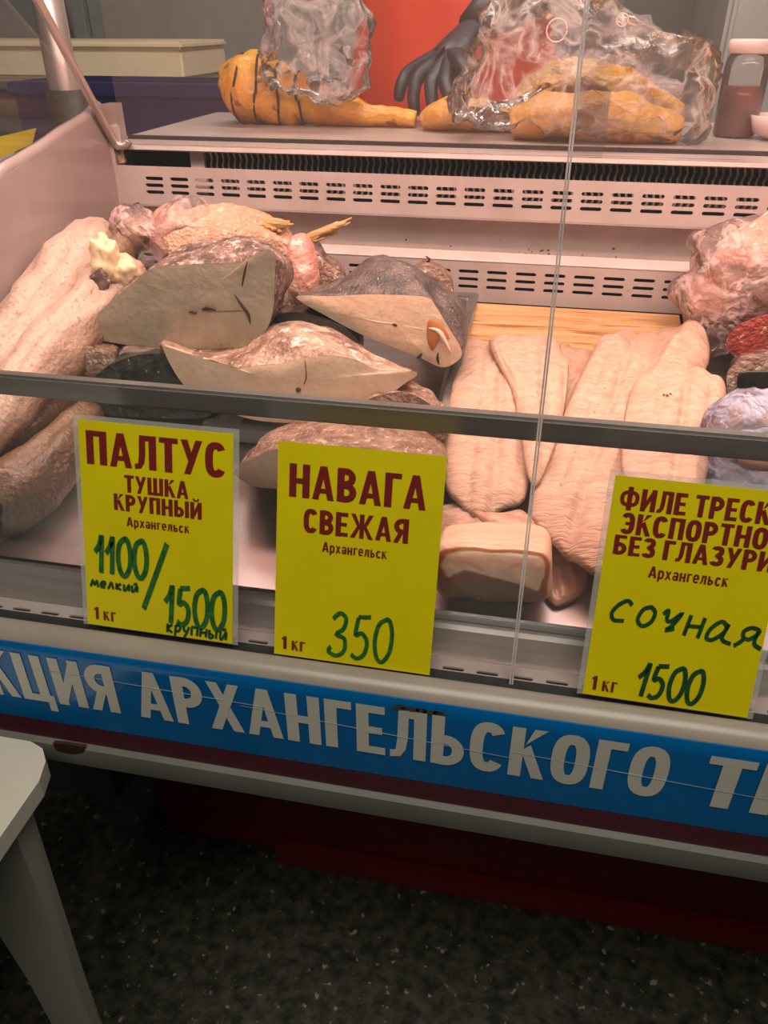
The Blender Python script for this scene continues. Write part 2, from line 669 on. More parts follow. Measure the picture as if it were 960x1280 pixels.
def ribbon(bm, pts, wd, place, close=False):
    """a pen stroke: a flat ribbon along 2D points"""
    pts = [Vector((p[0], p[1], 0)) for p in pts]
    pts = spline(pts, 4, closed=False) if len(pts) > 2 else pts
    n = len(pts)
    L, R = [], []
    for i, p in enumerate(pts):
        t = (pts[min(i + 1, n - 1)] - pts[max(i - 1, 0)])
        if t.length < 1e-9:
            t = Vector((1, 0, 0))
        t.normalize()
        s = Vector((-t.y, t.x, 0))
        ww = wd * (0.85 + 0.3 * abs(t.y)) / 2
        L.append(bm.verts.new(place(*(p + s * ww).xy)))
        R.append(bm.verts.new(place(*(p - s * ww).xy)))
    for i in range(n - 1):
        bm.faces.new((L[i], R[i], R[i + 1], L[i + 1]))


GLY = {  # hand-written strokes in a unit-high box: (advance, [strokes])
    '1': (0.34, [[(0.02, 0.55), (0.16, 0.75), (0.24, 1.0), (0.22, 0.5), (0.2, 0.0)]]),
    '0': (0.5, [[(0.3, 1.0), (0.12, 0.85), (0.06, 0.45), (0.14, 0.08), (0.28, 0.0), (0.42, 0.25), (0.44, 0.65), (0.36, 0.95), (0.26, 1.0)]]),
    '5': (0.5, [[(0.14, 0.95), (0.1, 0.55), (0.24, 0.6), (0.38, 0.42), (0.34, 0.12), (0.18, 0.0), (0.04, 0.08)], [(0.13, 0.97), (0.28, 0.98), (0.42, 1.0)]]),
    '3': (0.55, [[(0.1, 0.85), (0.25, 1.0), (0.4, 0.9), (0.36, 0.65), (0.2, 0.5), (0.4, 0.42), (0.42, 0.15), (0.25, 0.0), (0.05, 0.08), (0.1, 0.2)]]),
    'м': (0.8, [[(0.05, 0.0), (0.15, 0.6), (0.22, 0.9), (0.38, 0.3), (0.55, 0.9), (0.62, 0.5), (0.68, 0.0)]]),
    'е': (0.6, [[(0.08, 0.45), (0.4, 0.55), (0.4, 0.85), (0.22, 0.9), (0.08, 0.5), (0.15, 0.08), (0.45, 0.1)]]),
    'л': (0.65, [[(0.02, 0.05), (0.14, 0.2), (0.3, 0.9), (0.42, 0.5), (0.5, 0.0)]]),
    'к': (0.6, [[(0.1, 0.95), (0.1, 0.0)], [(0.45, 0.9), (0.12, 0.45), (0.48, 0.0)]]),
    'и': (0.65, [[(0.1, 0.9), (0.1, 0.1), (0.25, 0.1), (0.5, 0.9), (0.5, 0.0)]]),
    'й': (0.65, [[(0.1, 0.9), (0.1, 0.1), (0.25, 0.1), (0.5, 0.9), (0.5, 0.0)], [(0.2, 1.2), (0.32, 1.1), (0.48, 1.25)]]),
    'р': (0.6, [[(0.1, 0.9), (0.1, 0.4), (0.08, -0.4)], [(0.1, 0.75), (0.3, 0.95), (0.45, 0.6), (0.3, 0.25), (0.1, 0.3)]]),
    'у': (0.6, [[(0.08, 0.9), (0.15, 0.4), (0.3, 0.4)], [(0.48, 0.9), (0.35, 0.2), (0.15, -0.35)]]),
    'п': (0.65, [[(0.1, 0.0), (0.1, 0.9), (0.3, 0.92), (0.5, 0.9), (0.5, 0.0)]]),
    'н': (0.65, [[(0.12, 0.95), (0.08, 0.0)], [(0.1, 0.45), (0.5, 0.52)], [(0.54, 0.95), (0.5, 0.0)]]),
    'ы': (0.8, [[(0.1, 0.9), (0.1, 0.05), (0.3, 0.05), (0.38, 0.3), (0.12, 0.45)], [(0.6, 0.9), (0.6, 0.0)]]),
    'с': (0.8, [[(0.62, 0.85), (0.45, 1.0), (0.2, 0.7), (0.08, 0.3), (0.2, 0.02), (0.5, 0.08)]]),
    'о': (0.75, [[(0.4, 0.95), (0.18, 0.75), (0.1, 0.25), (0.3, 0.02), (0.52, 0.3), (0.55, 0.75), (0.38, 0.95)]]),
    'ч': (0.75, [[(0.05, 0.75), (0.18, 0.95), (0.2, 0.55), (0.34, 0.5), (0.6, 0.95), (0.4, 0.3), (0.25, 0.05), (0.5, 0.2)]]),
    'а': (0.9, [[(0.6, 0.75), (0.4, 0.95), (0.15, 0.55), (0.1, 0.1), (0.3, 0.08), (0.55, 0.5), (0.62, 0.9), (0.55, 0.2), (0.85, 0.05)]]),
    'я': (0.9, [[(0.05, 0.0), (0.25, 0.35), (0.2, 0.7), (0.4, 0.95), (0.65, 0.85), (0.45, 0.45), (0.3, 0.42)], [(0.62, 0.85), (0.6, 0.3), (0.85, 0.1)]]),
}


def handwrite(bm, s, x0, x1, y0, y1, pen, place, slant=0.0, drop=0.0):
    tot = sum(GLY[ch][0] for ch in s)
    k = (x1 - x0) / tot
    x = x0
    H = y1 - y0
    for ch in s:
        adv, strokes = GLY[ch]
        for st in strokes:
            ribbon(bm, [(x + a * k + slant * b * H, y0 + b * H - drop * (x + a * k - x0)) for a, b in st], pen, place)
        x += adv * k


# ------------------------------------------------------------------ materials
M = MATS
mat('floor_stone', (0.080, 0.074, 0.052), (0.020, 0.020, 0.014), scale=45, rough=0.5, contrast=0.4, c3=(0.32, 0.29, 0.20), scale3=62, t3=0.65, bump=0.2, bscale=60)
mat('hall_wall', (0.30, 0.33, 0.31), (0.22, 0.25, 0.24), scale=2, rough=0.6)
mat('hall_ceiling', (0.35, 0.35, 0.33), rough=0.8)
mat('steel', (0.5, 0.46, 0.44), (0.42, 0.38, 0.36), scale=6, rough=0.36, metal=0.85)
mat('deck_steel', (0.36, 0.31, 0.30), (0.27, 0.235, 0.225), scale=7, rough=0.40, metal=0.7, stretch=(3, 1, 1))
mat('panel_paint', (0.46, 0.38, 0.35), (0.38, 0.30, 0.27), scale=9, rough=0.32, c3=(0.16, 0.08, 0.05), scale3=40, t3=0.74)
mat('grille_paint', (0.52, 0.445, 0.42), (0.43, 0.36, 0.335), scale=8, rough=0.36, c3=(0.24, 0.14, 0.09), scale3=50, t3=0.74)
mat('white_ledge', (0.80, 0.76, 0.74), (0.68, 0.63, 0.61), scale=14, rough=0.4)
mat('side_gloss', (0.36, 0.29, 0.275), (0.30, 0.235, 0.22), scale=5, rough=0.16, c3=(0.24, 0.17, 0.14), scale3=9, t3=0.7)
mat('void_shade', (0.012, 0.012, 0.012), rough=0.8)  # near-black colour painting in the shade behind slots and fins
mat('fin_metal', (0.45, 0.40, 0.36), (0.25, 0.21, 0.18), scale=30, rough=0.45, metal=0.6)
mat('aluminium', (0.45, 0.45, 0.43), (0.38, 0.38, 0.36), scale=8, rough=0.28, metal=0.9, stretch=(0.3, 10, 10))
mat('beige_plastic', (0.38, 0.32, 0.27), (0.32, 0.27, 0.225), scale=7, rough=0.28)
mat('grey_plastic', (0.17, 0.17, 0.145), (0.135, 0.135, 0.115), scale=8, rough=0.45, c3=(0.07, 0.05, 0.035), scale3=20, t3=0.76)
mat('block_flesh', (0.84, 0.60, 0.44), (0.72, 0.48, 0.33), scale=18, rough=0.34, stretch=(1, 3, 1), bump=0.3, bscale=60, c3=(0.60, 0.28, 0.16), scale3=26, t3=0.73, sss=0.8)
mat('upstand_grey', (0.30, 0.26, 0.24), (0.22, 0.19, 0.175), scale=8, rough=0.35, metal=0.3, stretch=(0.4, 10, 10))
mat('banner_blue', (0.0, 0.125, 0.37), (0.0, 0.108, 0.33), scale=5, rough=0.22, coat=0.5)
mat('maroon_vinyl', (0.085, 0.018, 0.030), (0.07, 0.014, 0.024), scale=6, rough=0.35)
mat('banner_white', (0.62, 0.60, 0.52), (0.56, 0.54, 0.47), scale=9, rough=0.35)
mat('red_paint', (0.26, 0.010, 0.018), (0.20, 0.008, 0.014), scale=4, rough=0.4, c3=(0.34, 0.10, 0.08), scale3=60, t3=0.78)
mat('black_rubber', (0.015, 0.015, 0.015), rough=0.6)
mat('crease', (0.30, 0.40, 0.48), rough=0.4)
mat('grime', (0.05, 0.045, 0.035), (0.09, 0.08, 0.06), scale=60, rough=0.7)
film('glass', gfac=0.12, dfac=0.012, rough=0.02)
film('guard_glass', dfac=0.035, diffuse=(0.6, 0.6, 0.56), gfac=0.25, rough=0.05)
film('scratched_plexi', tint=(0.98, 0.97, 0.97), dfac=0.03, diffuse=(0.72, 0.60, 0.55), gfac=0.07, rough=0.12)
film('clear_acrylic', dfac=0.3, diffuse=(0.95, 0.9, 0.88), gfac=0.5, rough=0.1)
mat('glass_edge', (0.80, 0.66, 0.62), (0.36, 0.30, 0.28), scale=9, rough=0.15, spec=0.9)
mat('chrome', (0.72, 0.62, 0.58), (0.62, 0.53, 0.49), scale=20, rough=0.34, metal=0.75)
mat('card_yellow', (0.74, 0.62, 0.0), (0.67, 0.555, 0.0), scale=9, rough=0.42)
mat('card_red', (0.19, 0.016, 0.012), rough=0.4)
mat('pen_green', (0.006, 0.075, 0.012), (0.03, 0.17, 0.03), scale=160, rough=0.5)
mat('pen_dark', (0.006, 0.045, 0.010), (0.015, 0.085, 0.02), scale=160, rough=0.5)
film('laminate', dfac=0.25, diffuse=(0.8, 0.78, 0.72), gfac=0.2, rough=0.1)
mat('wood', (0.46, 0.25, 0.10), (0.66, 0.41, 0.20), scale=5, rough=0.55, stretch=(1.2, 16, 16), contrast=0.4, c3=(0.30, 0.14, 0.05), scale3=7, t3=0.60, bump=0.2, bscale=20)
mat('cod_flesh', (0.69, 0.455, 0.34), (0.54, 0.325, 0.225), scale=34, rough=0.34, stretch=(1, 6, 1), rot=0.75, bump=0.6, bscale=60, c3=(0.52, 0.26, 0.16), scale3=30, t3=0.72, sss=0.35)
mat('cod_wet', (0.58, 0.36, 0.25), (0.46, 0.26, 0.17), scale=24, rough=0.28, bump=0.3, bscale=90, c3=(0.40, 0.16, 0.09), scale3=36, t3=0.68, sss=0.35)
mat('halibut_flesh', (0.50, 0.41, 0.30), (0.39, 0.30, 0.21), scale=22, rough=0.36, bump=0.15, bscale=120, c3=(0.24, 0.12, 0.08), scale3=28, t3=0.73)
mat('halibut_pale', (0.84, 0.62, 0.45), (0.70, 0.48, 0.33), scale=22, rough=0.34, bump=0.15, bscale=120, c3=(0.46, 0.20, 0.11), scale3=30, t3=0.71)
mat('halibut_skin', (0.10, 0.062, 0.048), (0.32, 0.205, 0.165), scale=60, rough=0.33, bump=0.6, bscale=220, contrast=0.3, c3=(0.66, 0.53, 0.48), scale3=120, t3=0.60)
mat('halibut_dark', (0.060, 0.046, 0.042), (0.17, 0.125, 0.11), scale=45, rough=0.28, bump=0.5, bscale=260, contrast=0.35, c3=(0.50, 0.42, 0.40), scale3=150, t3=0.665)
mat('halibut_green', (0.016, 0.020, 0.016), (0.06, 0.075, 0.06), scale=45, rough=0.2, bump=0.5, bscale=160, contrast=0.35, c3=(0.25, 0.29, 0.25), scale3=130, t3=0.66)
mat('belly_skin', (0.55, 0.39, 0.29), (0.24, 0.14, 0.10), scale=34, rough=0.38, bump=0.6, bscale=160, contrast=0.4, c3=(0.72, 0.58, 0.50), scale3=80, t3=0.58)
mat('brown_skin', (0.19, 0.105, 0.072), (0.40, 0.25, 0.18), scale=60, rough=0.36, bump=0.7, bscale=200, contrast=0.35, c3=(0.62, 0.46, 0.38), scale3=110, t3=0.61)
mat('black_skin', (0.015, 0.014, 0.013), (0.04, 0.034, 0.03), scale=20, rough=0.25, bump=0.2)
mat('dark_mark', (0.05, 0.022, 0.012), rough=0.5)
mat('roe_orange', (0.55, 0.22, 0.07), (0.44, 0.15, 0.05), scale=30, rough=0.35)
mat('bone_pink', (0.80, 0.60, 0.52), rough=0.35)
mat('pink_flesh', (0.76, 0.40, 0.32), (0.66, 0.26, 0.20), scale=34, rough=0.34, bump=0.5, bscale=120, c3=(0.84, 0.60, 0.52), scale3=50, t3=0.57)
mat('red_flesh', (0.42, 0.07, 0.055), (0.28, 0.05, 0.04), scale=60, rough=0.36, bump=0.6, bscale=160, c3=(0.62, 0.34, 0.26), scale3=90, t3=0.60)
mat('redfish_skin', (0.66, 0.34, 0.23), (0.74, 0.50, 0.34), scale=45, rough=0.42, bump=0.6, bscale=240, c3=(0.80, 0.66, 0.50), scale3=120, t3=0.59)
mat('fin_yellow', (0.74, 0.50, 0.22), (0.60, 0.34, 0.14), scale=30, rough=0.45, stretch=(1, 6, 6), bump=0.4, bscale=60)
mat('liver_cream', (0.78, 0.62, 0.38), (0.66, 0.46, 0.28), scale=24, rough=0.38, bump=0.3, bscale=60)
mat('smoked_gold', (0.62, 0.22, 0.015), (0.80, 0.42, 0.06), scale=18, rough=0.33, bump=0.5, bscale=60, c3=(0.34, 0.10, 0.01), scale3=26, t3=0.64)
mat('smoked_amber', (0.68, 0.28, 0.05), (0.80, 0.46, 0.14), scale=16, rough=0.36, bump=0.5, bscale=60, c3=(0.42, 0.14, 0.02), scale3=24, t3=0.62)
mat('twine', (0.03, 0.02, 0.012), rough=0.8)
film('bag_clear', dfac=0.03, diffuse=(0.95, 0.88, 0.86), gfac=0.25, rough=0.14, bump=1.0, bscale=22, crease=0.42, cscale=11)
film('bag_pink', dfac=0.20, diffuse=(0.92, 0.68, 0.62), gfac=0.22, rough=0.14, bump=1.0, bscale=36, crease=0.55, cscale=20)
film('bag_blue', tint=(0.90, 0.92, 1.0), dfac=0.22, diffuse=(0.62, 0.68, 0.92), gfac=0.30, rough=0.14, bump=1.0, bscale=40, crease=0.6, cscale=20)
mat('apron_red', (0.86, 0.060, 0.010), (0.80, 0.05, 0.008), scale=4, rough=0.45)
mat('sweater', (0.014, 0.013, 0.020), (0.022, 0.020, 0.03), scale=60, rough=0.85, bump=0.3)
mat('trousers', (0.03, 0.032, 0.04), rough=0.85)
mat('glove', (0.010, 0.008, 0.014), (0.018, 0.015, 0.022), scale=30, rough=0.5, bump=0.15)
mat('body_skin', (0.62, 0.38, 0.28), rough=0.5)
mat('hair', (0.05, 0.03, 0.02), rough=0.6, bump=0.4)
mat('eye_white', (0.8, 0.8, 0.78), rough=0.2)
mat('lip', (0.45, 0.16, 0.13), rough=0.4)
mat('foam_cream', (0.80, 0.66, 0.44), (0.74, 0.60, 0.40), scale=20, rough=0.6)
mat('crate_blue', (0.022, 0.016, 0.10), (0.018, 0.014, 0.08), scale=6, rough=0.45)
mat('cabinet_grey', (0.15, 0.14, 0.13), (0.11, 0.105, 0.10), scale=4, rough=0.35, metal=0.3)
mat('cabinet_steel', (0.50, 0.49, 0.46), (0.40, 0.40, 0.375), scale=4, rough=0.35, metal=0.2)
film('jar_glass', dfac=0.08, gfac=0.3, rough=0.04)
mat('jar_red', (0.36, 0.04, 0.03), (0.30, 0.03, 0.02), scale=8, rough=0.3)
mat('jar_lid', (0.80, 0.62, 0.58), rough=0.4)
mat('table_white', (0.66, 0.61, 0.53), (0.59, 0.55, 0.475), scale=4, rough=0.4)
mat('table_leg', (0.48, 0.47, 0.41), (0.42, 0.41, 0.36), scale=4, rough=0.45)
mat('lamp_white', (0.75, 0.75, 0.75), rough=0.5)
m_, nt_, b_ = nm('tube_glow')
b_.inputs['Emission Color'].default_value = (1.0, 0.72, 0.64, 1)
b_.inputs['Emission Strength'].default_value = 6

# long fish: pale belly below, olive-brown back, dark flecks -- laid out along and around the body
def fishmat(name, back, belly, fleck, side=0.5, soft=0.22):
    m, nt, b = nm(name)
    N, L = nt.nodes, nt.links
    uv = N.new('ShaderNodeUVMap')
    sx = N.new('ShaderNodeSeparateXYZ')
    L.new(uv.outputs[0], sx.inputs[0])
    # distance around the body from the belly line
    s1 = N.new('ShaderNodeMath'); s1.operation = 'SUBTRACT'; s1.inputs[1].default_value = side
    L.new(sx.outputs['Y'], s1.inputs[0])
    s2 = N.new('ShaderNodeMath'); s2.operation = 'MULTIPLY'; s2.inputs[1].default_value = 2 * math.pi
    L.new(s1.outputs[0], s2.inputs[0])
    s3 = N.new('ShaderNodeMath'); s3.operation = 'COSINE'
    L.new(s2.outputs[0], s3.inputs[0])
    tc = N.new('ShaderNodeTexCoord')
    nz = N.new('ShaderNodeTexNoise'); nz.inputs['Scale'].default_value = 30; nz.inputs['Detail'].default_value = 6
    mpu = N.new('ShaderNodeMapping'); mpu.inputs['Scale'].default_value = (0.35, 0.9, 1); L.new(uv.outputs[0], mpu.inputs[0]); L.new(mpu.outputs[0], nz.inputs['Vector'])
    ad = N.new('ShaderNodeMath'); ad.operation = 'MULTIPLY_ADD'; ad.inputs[1].default_value = 1.6
    L.new(nz.outputs['Fac'], ad.inputs[0]); 
    sb = N.new('ShaderNodeMath'); sb.operation = 'SUBTRACT'; sb.inputs[1].default_value = 0.8
    L.new(s3.outputs[0], sb.inputs[0]); L.new(sb.outputs[0], ad.inputs[2])
    r = N.new('ShaderNodeValToRGB')
    r.color_ramp.elements[0].position = 0.5 - soft; r.color_ramp.elements[0].color = (*back, 1)
    r.color_ramp.elements[1].position = 0.5 + soft; r.color_ramp.elements[1].color = (*belly, 1)
    mr = N.new('ShaderNodeMath'); mr.operation = 'MULTIPLY_ADD'; mr.inputs[1].default_value = 0.5; mr.inputs[2].default_value = 0.5
    L.new(ad.outputs[0], mr.inputs[0]); L.new(mr.outputs[0], r.inputs[0])
    n2 = N.new('ShaderNodeTexNoise'); n2.inputs['Scale'].default_value = 190; n2.inputs['Detail'].default_value = 3
    L.new(tc.outputs['Object'], n2.inputs['Vector'])
    r2 = N.new('ShaderNodeValToRGB'); r2.color_ramp.elements[0].position = 0.58; r2.color_ramp.elements[1].position = 0.70
    L.new(n2.outputs['Fac'], r2.inputs[0])
    mx = N.new('ShaderNodeMix'); mx.data_type = 'RGBA'
    mf = N.new('ShaderNodeMath'); mf.operation = 'MULTIPLY'; mf.inputs[1].default_value = 0.8
    L.new(r2.outputs[0], mf.inputs[0]); L.new(mf.outputs[0], mx.inputs['Factor'])
    L.new(r.outputs[0], mx.inputs['A']); mx.inputs['B'].default_value = (*fleck, 1)
    L.new(mx.outputs['Result'], b.inputs['Base Color'])
    b.inputs['Roughness'].default_value = 0.32
    bp = N.new('ShaderNodeBump'); bp.inputs['Strength'].default_value = 0.3; bp.inputs['Distance'].default_value = 0.01
    L.new(n2.outputs['Fac'], bp.inputs['Height']); L.new(bp.outputs[0], b.inputs['Normal'])
    return m


fishmat('fish_pale', (0.22, 0.13, 0.085), (0.52, 0.37, 0.29), (0.29, 0.175, 0.12), side=0.28, soft=0.3)
fishmat('fish_olive', (0.085, 0.050, 0.026), (0.21, 0.125, 0.070), (0.19, 0.12, 0.075), side=0.40, soft=0.3)

# ------------------------------------------------------------------ setting
structure(obj('floor', BX(-4, 4, -4, 4.2, -0.05, 0), M['floor_stone'], smooth=False))
structure(obj('wall_back', BX(-4, 4, 3.6, 3.7, 0, 3), M['hall_wall'], smooth=False))
structure(obj('ceiling', BX(-4, 4, -4, 4.2, 3.0, 3.1), M['hall_ceiling'], smooth=False))

# ------------------------------------------------------------------ the display counter
CX0, CX1 = -0.52, 1.35
ctr = thing('display_counter', 'refrigerated fish display counter with slanted glass front and blue lettered banner', 'counter', (0.4, 0.35, 0))


def slot_panel(bm, x0, x1, s0, s1, pitch, ln, wd, rows, place, depth, margin0=0.0):
    """sheet with rows of round-ended slots; place(x, s, d) -> 3D"""
    nx = int((x1 - x0 - margin0) / pitch)

    def quad(a0, a1, b0, b1):
        bm.faces.new([bm.verts.new(place(a, b, 0)) for a, b in ((a0, b0), (a1, b0), (a1, b1), (a0, b1))])
    if margin0:
        quad(x0, x0 + margin0, s0, s1)
    xe = x0 + margin0 + nx * pitch
    if x1 - xe > 1e-4:
        quad(xe, x1, s0, s1)
    edges = [s0] + [(rows[i] + rows[i + 1]) / 2 for i in range(len(rows) - 1)] + [s1]
    for k in range(nx):
        cx = x0 + margin0 + (k + 0.5) * pitch
        for j, rc in enumerate(rows):
            b0, b1 = edges[j], edges[j + 1]
            hx, r = pitch / 2, wd / 2
            hl = ln / 2 - r
            inn, outp = [], []
            for sgn in (1, -1):
                for q in range(5):
                    a = math.radians(-90 + 45 * q) if sgn == 1 else math.radians(90 + 45 * q)
                    ix, iy = cx + sgn * hl + r * math.cos(a), rc + r * math.sin(a)
                    inn.append((ix, iy))
                    if q in (0, 4):
                        ox = ix
                    else:
                        ox = cx + sgn * hx
                    s_ = math.sin(a)
                    oy = b1 if s_ > 0.3 else b0 if s_ < -0.3 else rc
                    outp.append((ox, oy))
            vi = [bm.verts.new(place(*p, 0)) for p in inn]
            vo = [bm.verts.new(place(*p, 0)) for p in outp]
            vb = [bm.verts.new(place(*p, depth)) for p in inn]
            n = len(vi)
            for i in range(n):
                i2 = (i + 1) % n
                bm.faces.new((vo[i], vo[i2], vi[i2], vi[i]))
                bm.faces.new((vi[i], vi[i2], vb[i2], vb[i]))
    bmesh.ops.remove_doubles(bm, verts=bm.verts[:], dist=1e-5)
    return bm


# base cabinet and its kick strip
obj('plinth', BX(-0.435, 1.3, 0.345, 0.72, 0.012, 0.70, bev=0.004), M['red_paint'], ctr, smooth=False)
obj('kick_strip', BX(-0.20, 1.3, 0.322, 0.345, 0.0, 0.05, bev=0.003), M['red_paint'], ctr, smooth=False)
bm = BX(CX0, CX1, -0.012, 0.86, 0.69, 0.715)
obj('underframe', bm, M['grey_plastic'], ctr, smooth=False)
# front bumper, top lip to lower trim
prof = [(0.0, 0.846), (-0.002, 0.858), (-0.008, 0.8635), (-0.016, 0.8625), (-0.0235, 0.857), (-0.028, 0.850), (-0.028, 0.842), (-0.012, 0.842)]
obj('top_lip', prism_x(bmesh.new(), prof, CX0, CX1), M['beige_plastic'], ctr, angle=50)
prof = [(-0.012, 0.852), (-0.0285, 0.8518), (-0.0315, 0.846), (-0.0325, 0.838), (-0.0325, 0.749), (-0.012, 0.749)]
ban = obj('banner_strip', prism_x(bmesh.new(), prof, CX0, CX1), M['banner_blue'], ctr, angle=50)
label_part(ban, 'glossy blue banner strip')
prof = [(-0.012, 0.749), (-0.0322, 0.749), (-0.0322, 0.722), (-0.012, 0.722)]
obj('maroon_strip', prism_x(bmesh.new(), prof, CX0, CX1), M['maroon_vinyl'], ctr, smooth=False)
prof = [(-0.012, 0.722), (-0.033, 0.722), (-0.0375, 0.718), (-0.0385, 0.705), (-0.036, 0.690), (-0.030, 0.686), (-0.012, 0.686)]
obj('lower_trim', prism_x(bmesh.new(), prof, CX0, CX1), M['grey_plastic'], ctr, angle=40)


def ban_pt(px, y=-0.0331):
    return lambda x, z: Vector((x, y, z))


def bx(u, v):
    return Y(u, v, -0.0331)


words = [('КЦИЯ', (-22, 826), (152, 893), (13, 823), (-22, 880), 'К'),
         ('АРХАНГЕЛЬСКОГО', (178, 902), (841, 948), (200, 848), (200, 905), 'А'),
         ('ТР', (872, 998), (1004, 1010), (872, 948), (890, 1008), 'Т')]
tb = bmesh.new()
zt, zb = bx(540, 893).z, bx(540, 953).z
for s, a, b_, *_r in words:
    text_fit(tb, s, bx(*a).x, bx(*b_).x, zb, zt, ban_pt(0))
obj('banner_lettering', tb, M['banner_white'], ban, smooth=False)
# worn patch at the top edge of the banner, and a scuffed chip of the lower trim
gp = bmesh.new()
for i in range(26):
    u = 494 + random.random() * 58
    v = 864 + (u - 494) * 0.10 + random.random() * 14
    p = Y(u, v, -0.0331)
    p.z = min(p.z, 0.8455)
    r = 0.001 + random.random() * 0.0028
    k = 7
    gp.faces.new([gp.verts.new(p + Vector((r * (1 + .5 * random.random()) * math.cos(2 * math.pi * q / k) * 1.5, -0.0001 * (i % 3), r * math.sin(2 * math.pi * q / k)))) for q in range(k)])
obj('scuff_mark', gp, M['grime'], ban, smooth=False)
gp = bmesh.new()
pts = [(66, 929), (80, 930), (106, 934), (104, 940), (92, 943), (80, 941), (70, 938)]
plate(gp, [Y(u, v, -0.0388) for u, v in pts], (0, 0.004, 0))
obj('paint_chip', gp, M['dark_mark'], ctr, smooth=False)
sc = bmesh.new()
for (a, b2) in (((60, 838), (330, 884)), ((300, 882), (640, 948)), ((640, 940), (960, 1000))):
    p, q = Y(*a, -0.0333), Y(*b2, -0.0333)
    tube(sc, [p, q], 0.0003, n=4)
obj('banner_crease', sc, M['crease'], ban)

# front air grille
def fg(x, s, d):
    return Vector((x, 0.001 + s, 0.8545 + s * 0.02 - d))
obj('front_grille', slot_panel(bmesh.new(), CX0, CX1, 0.0, 0.0295, 0.0322, 0.021, 0.0042, [0.0155], fg, 0.002), M['grille_paint'], ctr, smooth=False)
obj('front_duct', BX(CX0, CX1, 0.0, 0.033, 0.80, 0.846), M['void_shade'], ctr, smooth=False)
# front upstand of the deck
prof = [(0.0305, 0.84), (0.0305, 0.8555), (0.036, 0.8575), (0.066, 0.8600), (0.070, 0.8635), (0.076, 0.8645), (0.076, 0.84)]
obj('front_upstand', prism_x(bmesh.new(), prof, CX0, CX1), M['upstand_grey'], ctr, angle=30)
# the deck
prof = [(0.076, 0.84), (0.076, deckz(0.076)), (0.70, deckz(0.70)), (0.70, deckz(0.70) - 0.02)]
deck = obj('deck', prism_x(bmesh.new(), prof, CX0, CX1), M['deck_steel'], ctr, smooth=False)
# back wall and grilles
BY = 0.735
obj('lower_grille', slot_panel(bmesh.new(), CX0 + 0.02, CX1, 0.0, 0.062, 0.0435, 0.031, 0.0055, [0.023, 0.0345, 0.046],
    lambda x, s, d: Vector((x, 0.684 + d, 1.000 + s)), 0.004, margin0=0.03), M['grille_paint'], ctr, smooth=False)
obj('lower_duct', BX(CX0 + 0.02, CX1, 0.705, 0.733, 0.98, 1.058), M['void_shade'], ctr, smooth=False)
obj('lower_grille_top', BX(CX0 + 0.02, CX1, 0.683, BY, 1.0615, 1.0645, bev=0.001), M['white_ledge'], ctr, smooth=False)
obj('back_panel', BX(CX0, CX1, BY, BY + 0.01, 0.86, 1.128), M['panel_paint'], ctr, smooth=False)
stn = bmesh.new()
for i in range(34):
    u, v = random.gauss(668, 16), 320 + random.gauss(0, 4)
    if i > 24:
        u, v = random.uniform(450, 840), random.uniform(292, 322)
    p = Y(u, v, BY - 0.0006)
    r = random.uniform(0.0006, 0.0022)
    stn.faces.new([stn.verts.new(p + Vector((r * math.cos(q * math.pi / 3) * random.uniform(.7, 1.5), -0.00002 * i, r * math.sin(q * math.pi / 3)))) for q in range(6)])
obj('splash_stain', stn, M['dark_mark'], ctr, smooth=False)['kind'] = 'stuff'
obj('upper_grille', slot_panel(bmesh.new(), CX0 + 0.018, CX1, 0.0, 0.0565, 0.0425, 0.031, 0.0055, [0.0185, 0.0285, 0.0385],
    lambda x, s, d: Vector((x, 0.70 + d + 0.006 * s / 0.05, 1.1215 + s)), 0.004, margin0=0.045), M['grille_paint'], ctr, smooth=False)
obj('grille_return', BX(CX0 + 0.018, CX1, 0.7005, BY, 1.119, 1.1215), M['grille_paint'], ctr, smooth=False)
obj('evaporator_housing', BX(CX0, CX1, 0.80, 0.81, 1.10, 1.21), M['void_shade'], ctr, smooth=False)
obj('upper_duct', BX(CX0, CX1, 0.74, 0.80, 1.128, 1.135), M['void_shade'], ctr, smooth=False)
fb = bmesh.new()
xf = Y(256, 195, 0.745).x
k = 0
while xf < 1.2:
    zz = [1.135 + 0.062 * i / 6 for i in range(7)]
    L_ = [fb.verts.new((xf + (0.0014 if i % 2 else -0.0014), 0.742, z)) for i, z in enumerate(zz)]
    R_ = [fb.verts.new((xf + 0.0034 + (0.0014 if i % 2 else -0.0014), 0.742, z)) for i, z in enumerate(zz)]
    B_ = [fb.verts.new((xf + (0.0014 if i % 2 else -0.0014), 0.79, z)) for i, z in enumerate(zz)]
    for i in range(6):
        fb.faces.new((L_[i], R_[i], R_[i + 1], L_[i + 1]))
        fb.faces.new((L_[i], L_[i + 1], B_[i + 1], B_[i]))
    xf += 0.0098
obj('evaporator_fins', fb, M['fin_metal'], ctr, smooth=False)
p0, p1 = Y(238, 195, 0.738), Y(255, 195, 0.738)
obj('fin_bracket', BX(p0.x, p1.x, 0.736, 0.745, 1.13, 1.207), M['grille_paint'], ctr, smooth=False)
# worktop behind
bm = BX(CX0 - 0.02, CX1, 0.718, 1.25, 1.1985, 1.2045, bev=0.001)
obj('rear_worktop', bm, M['panel_paint'], ctr, angle=30)
obj('worktop_edge', BX(CX0 - 0.02, CX1, 0.7155, 0.7185, 1.2005, 1.2060), M['white_ledge'], ctr, smooth=False)
obj('rear_cabinet', BX(CX0, CX1, 0.86, 1.15, 0.0, 1.1985), M['cabinet_grey'], ctr, smooth=False)
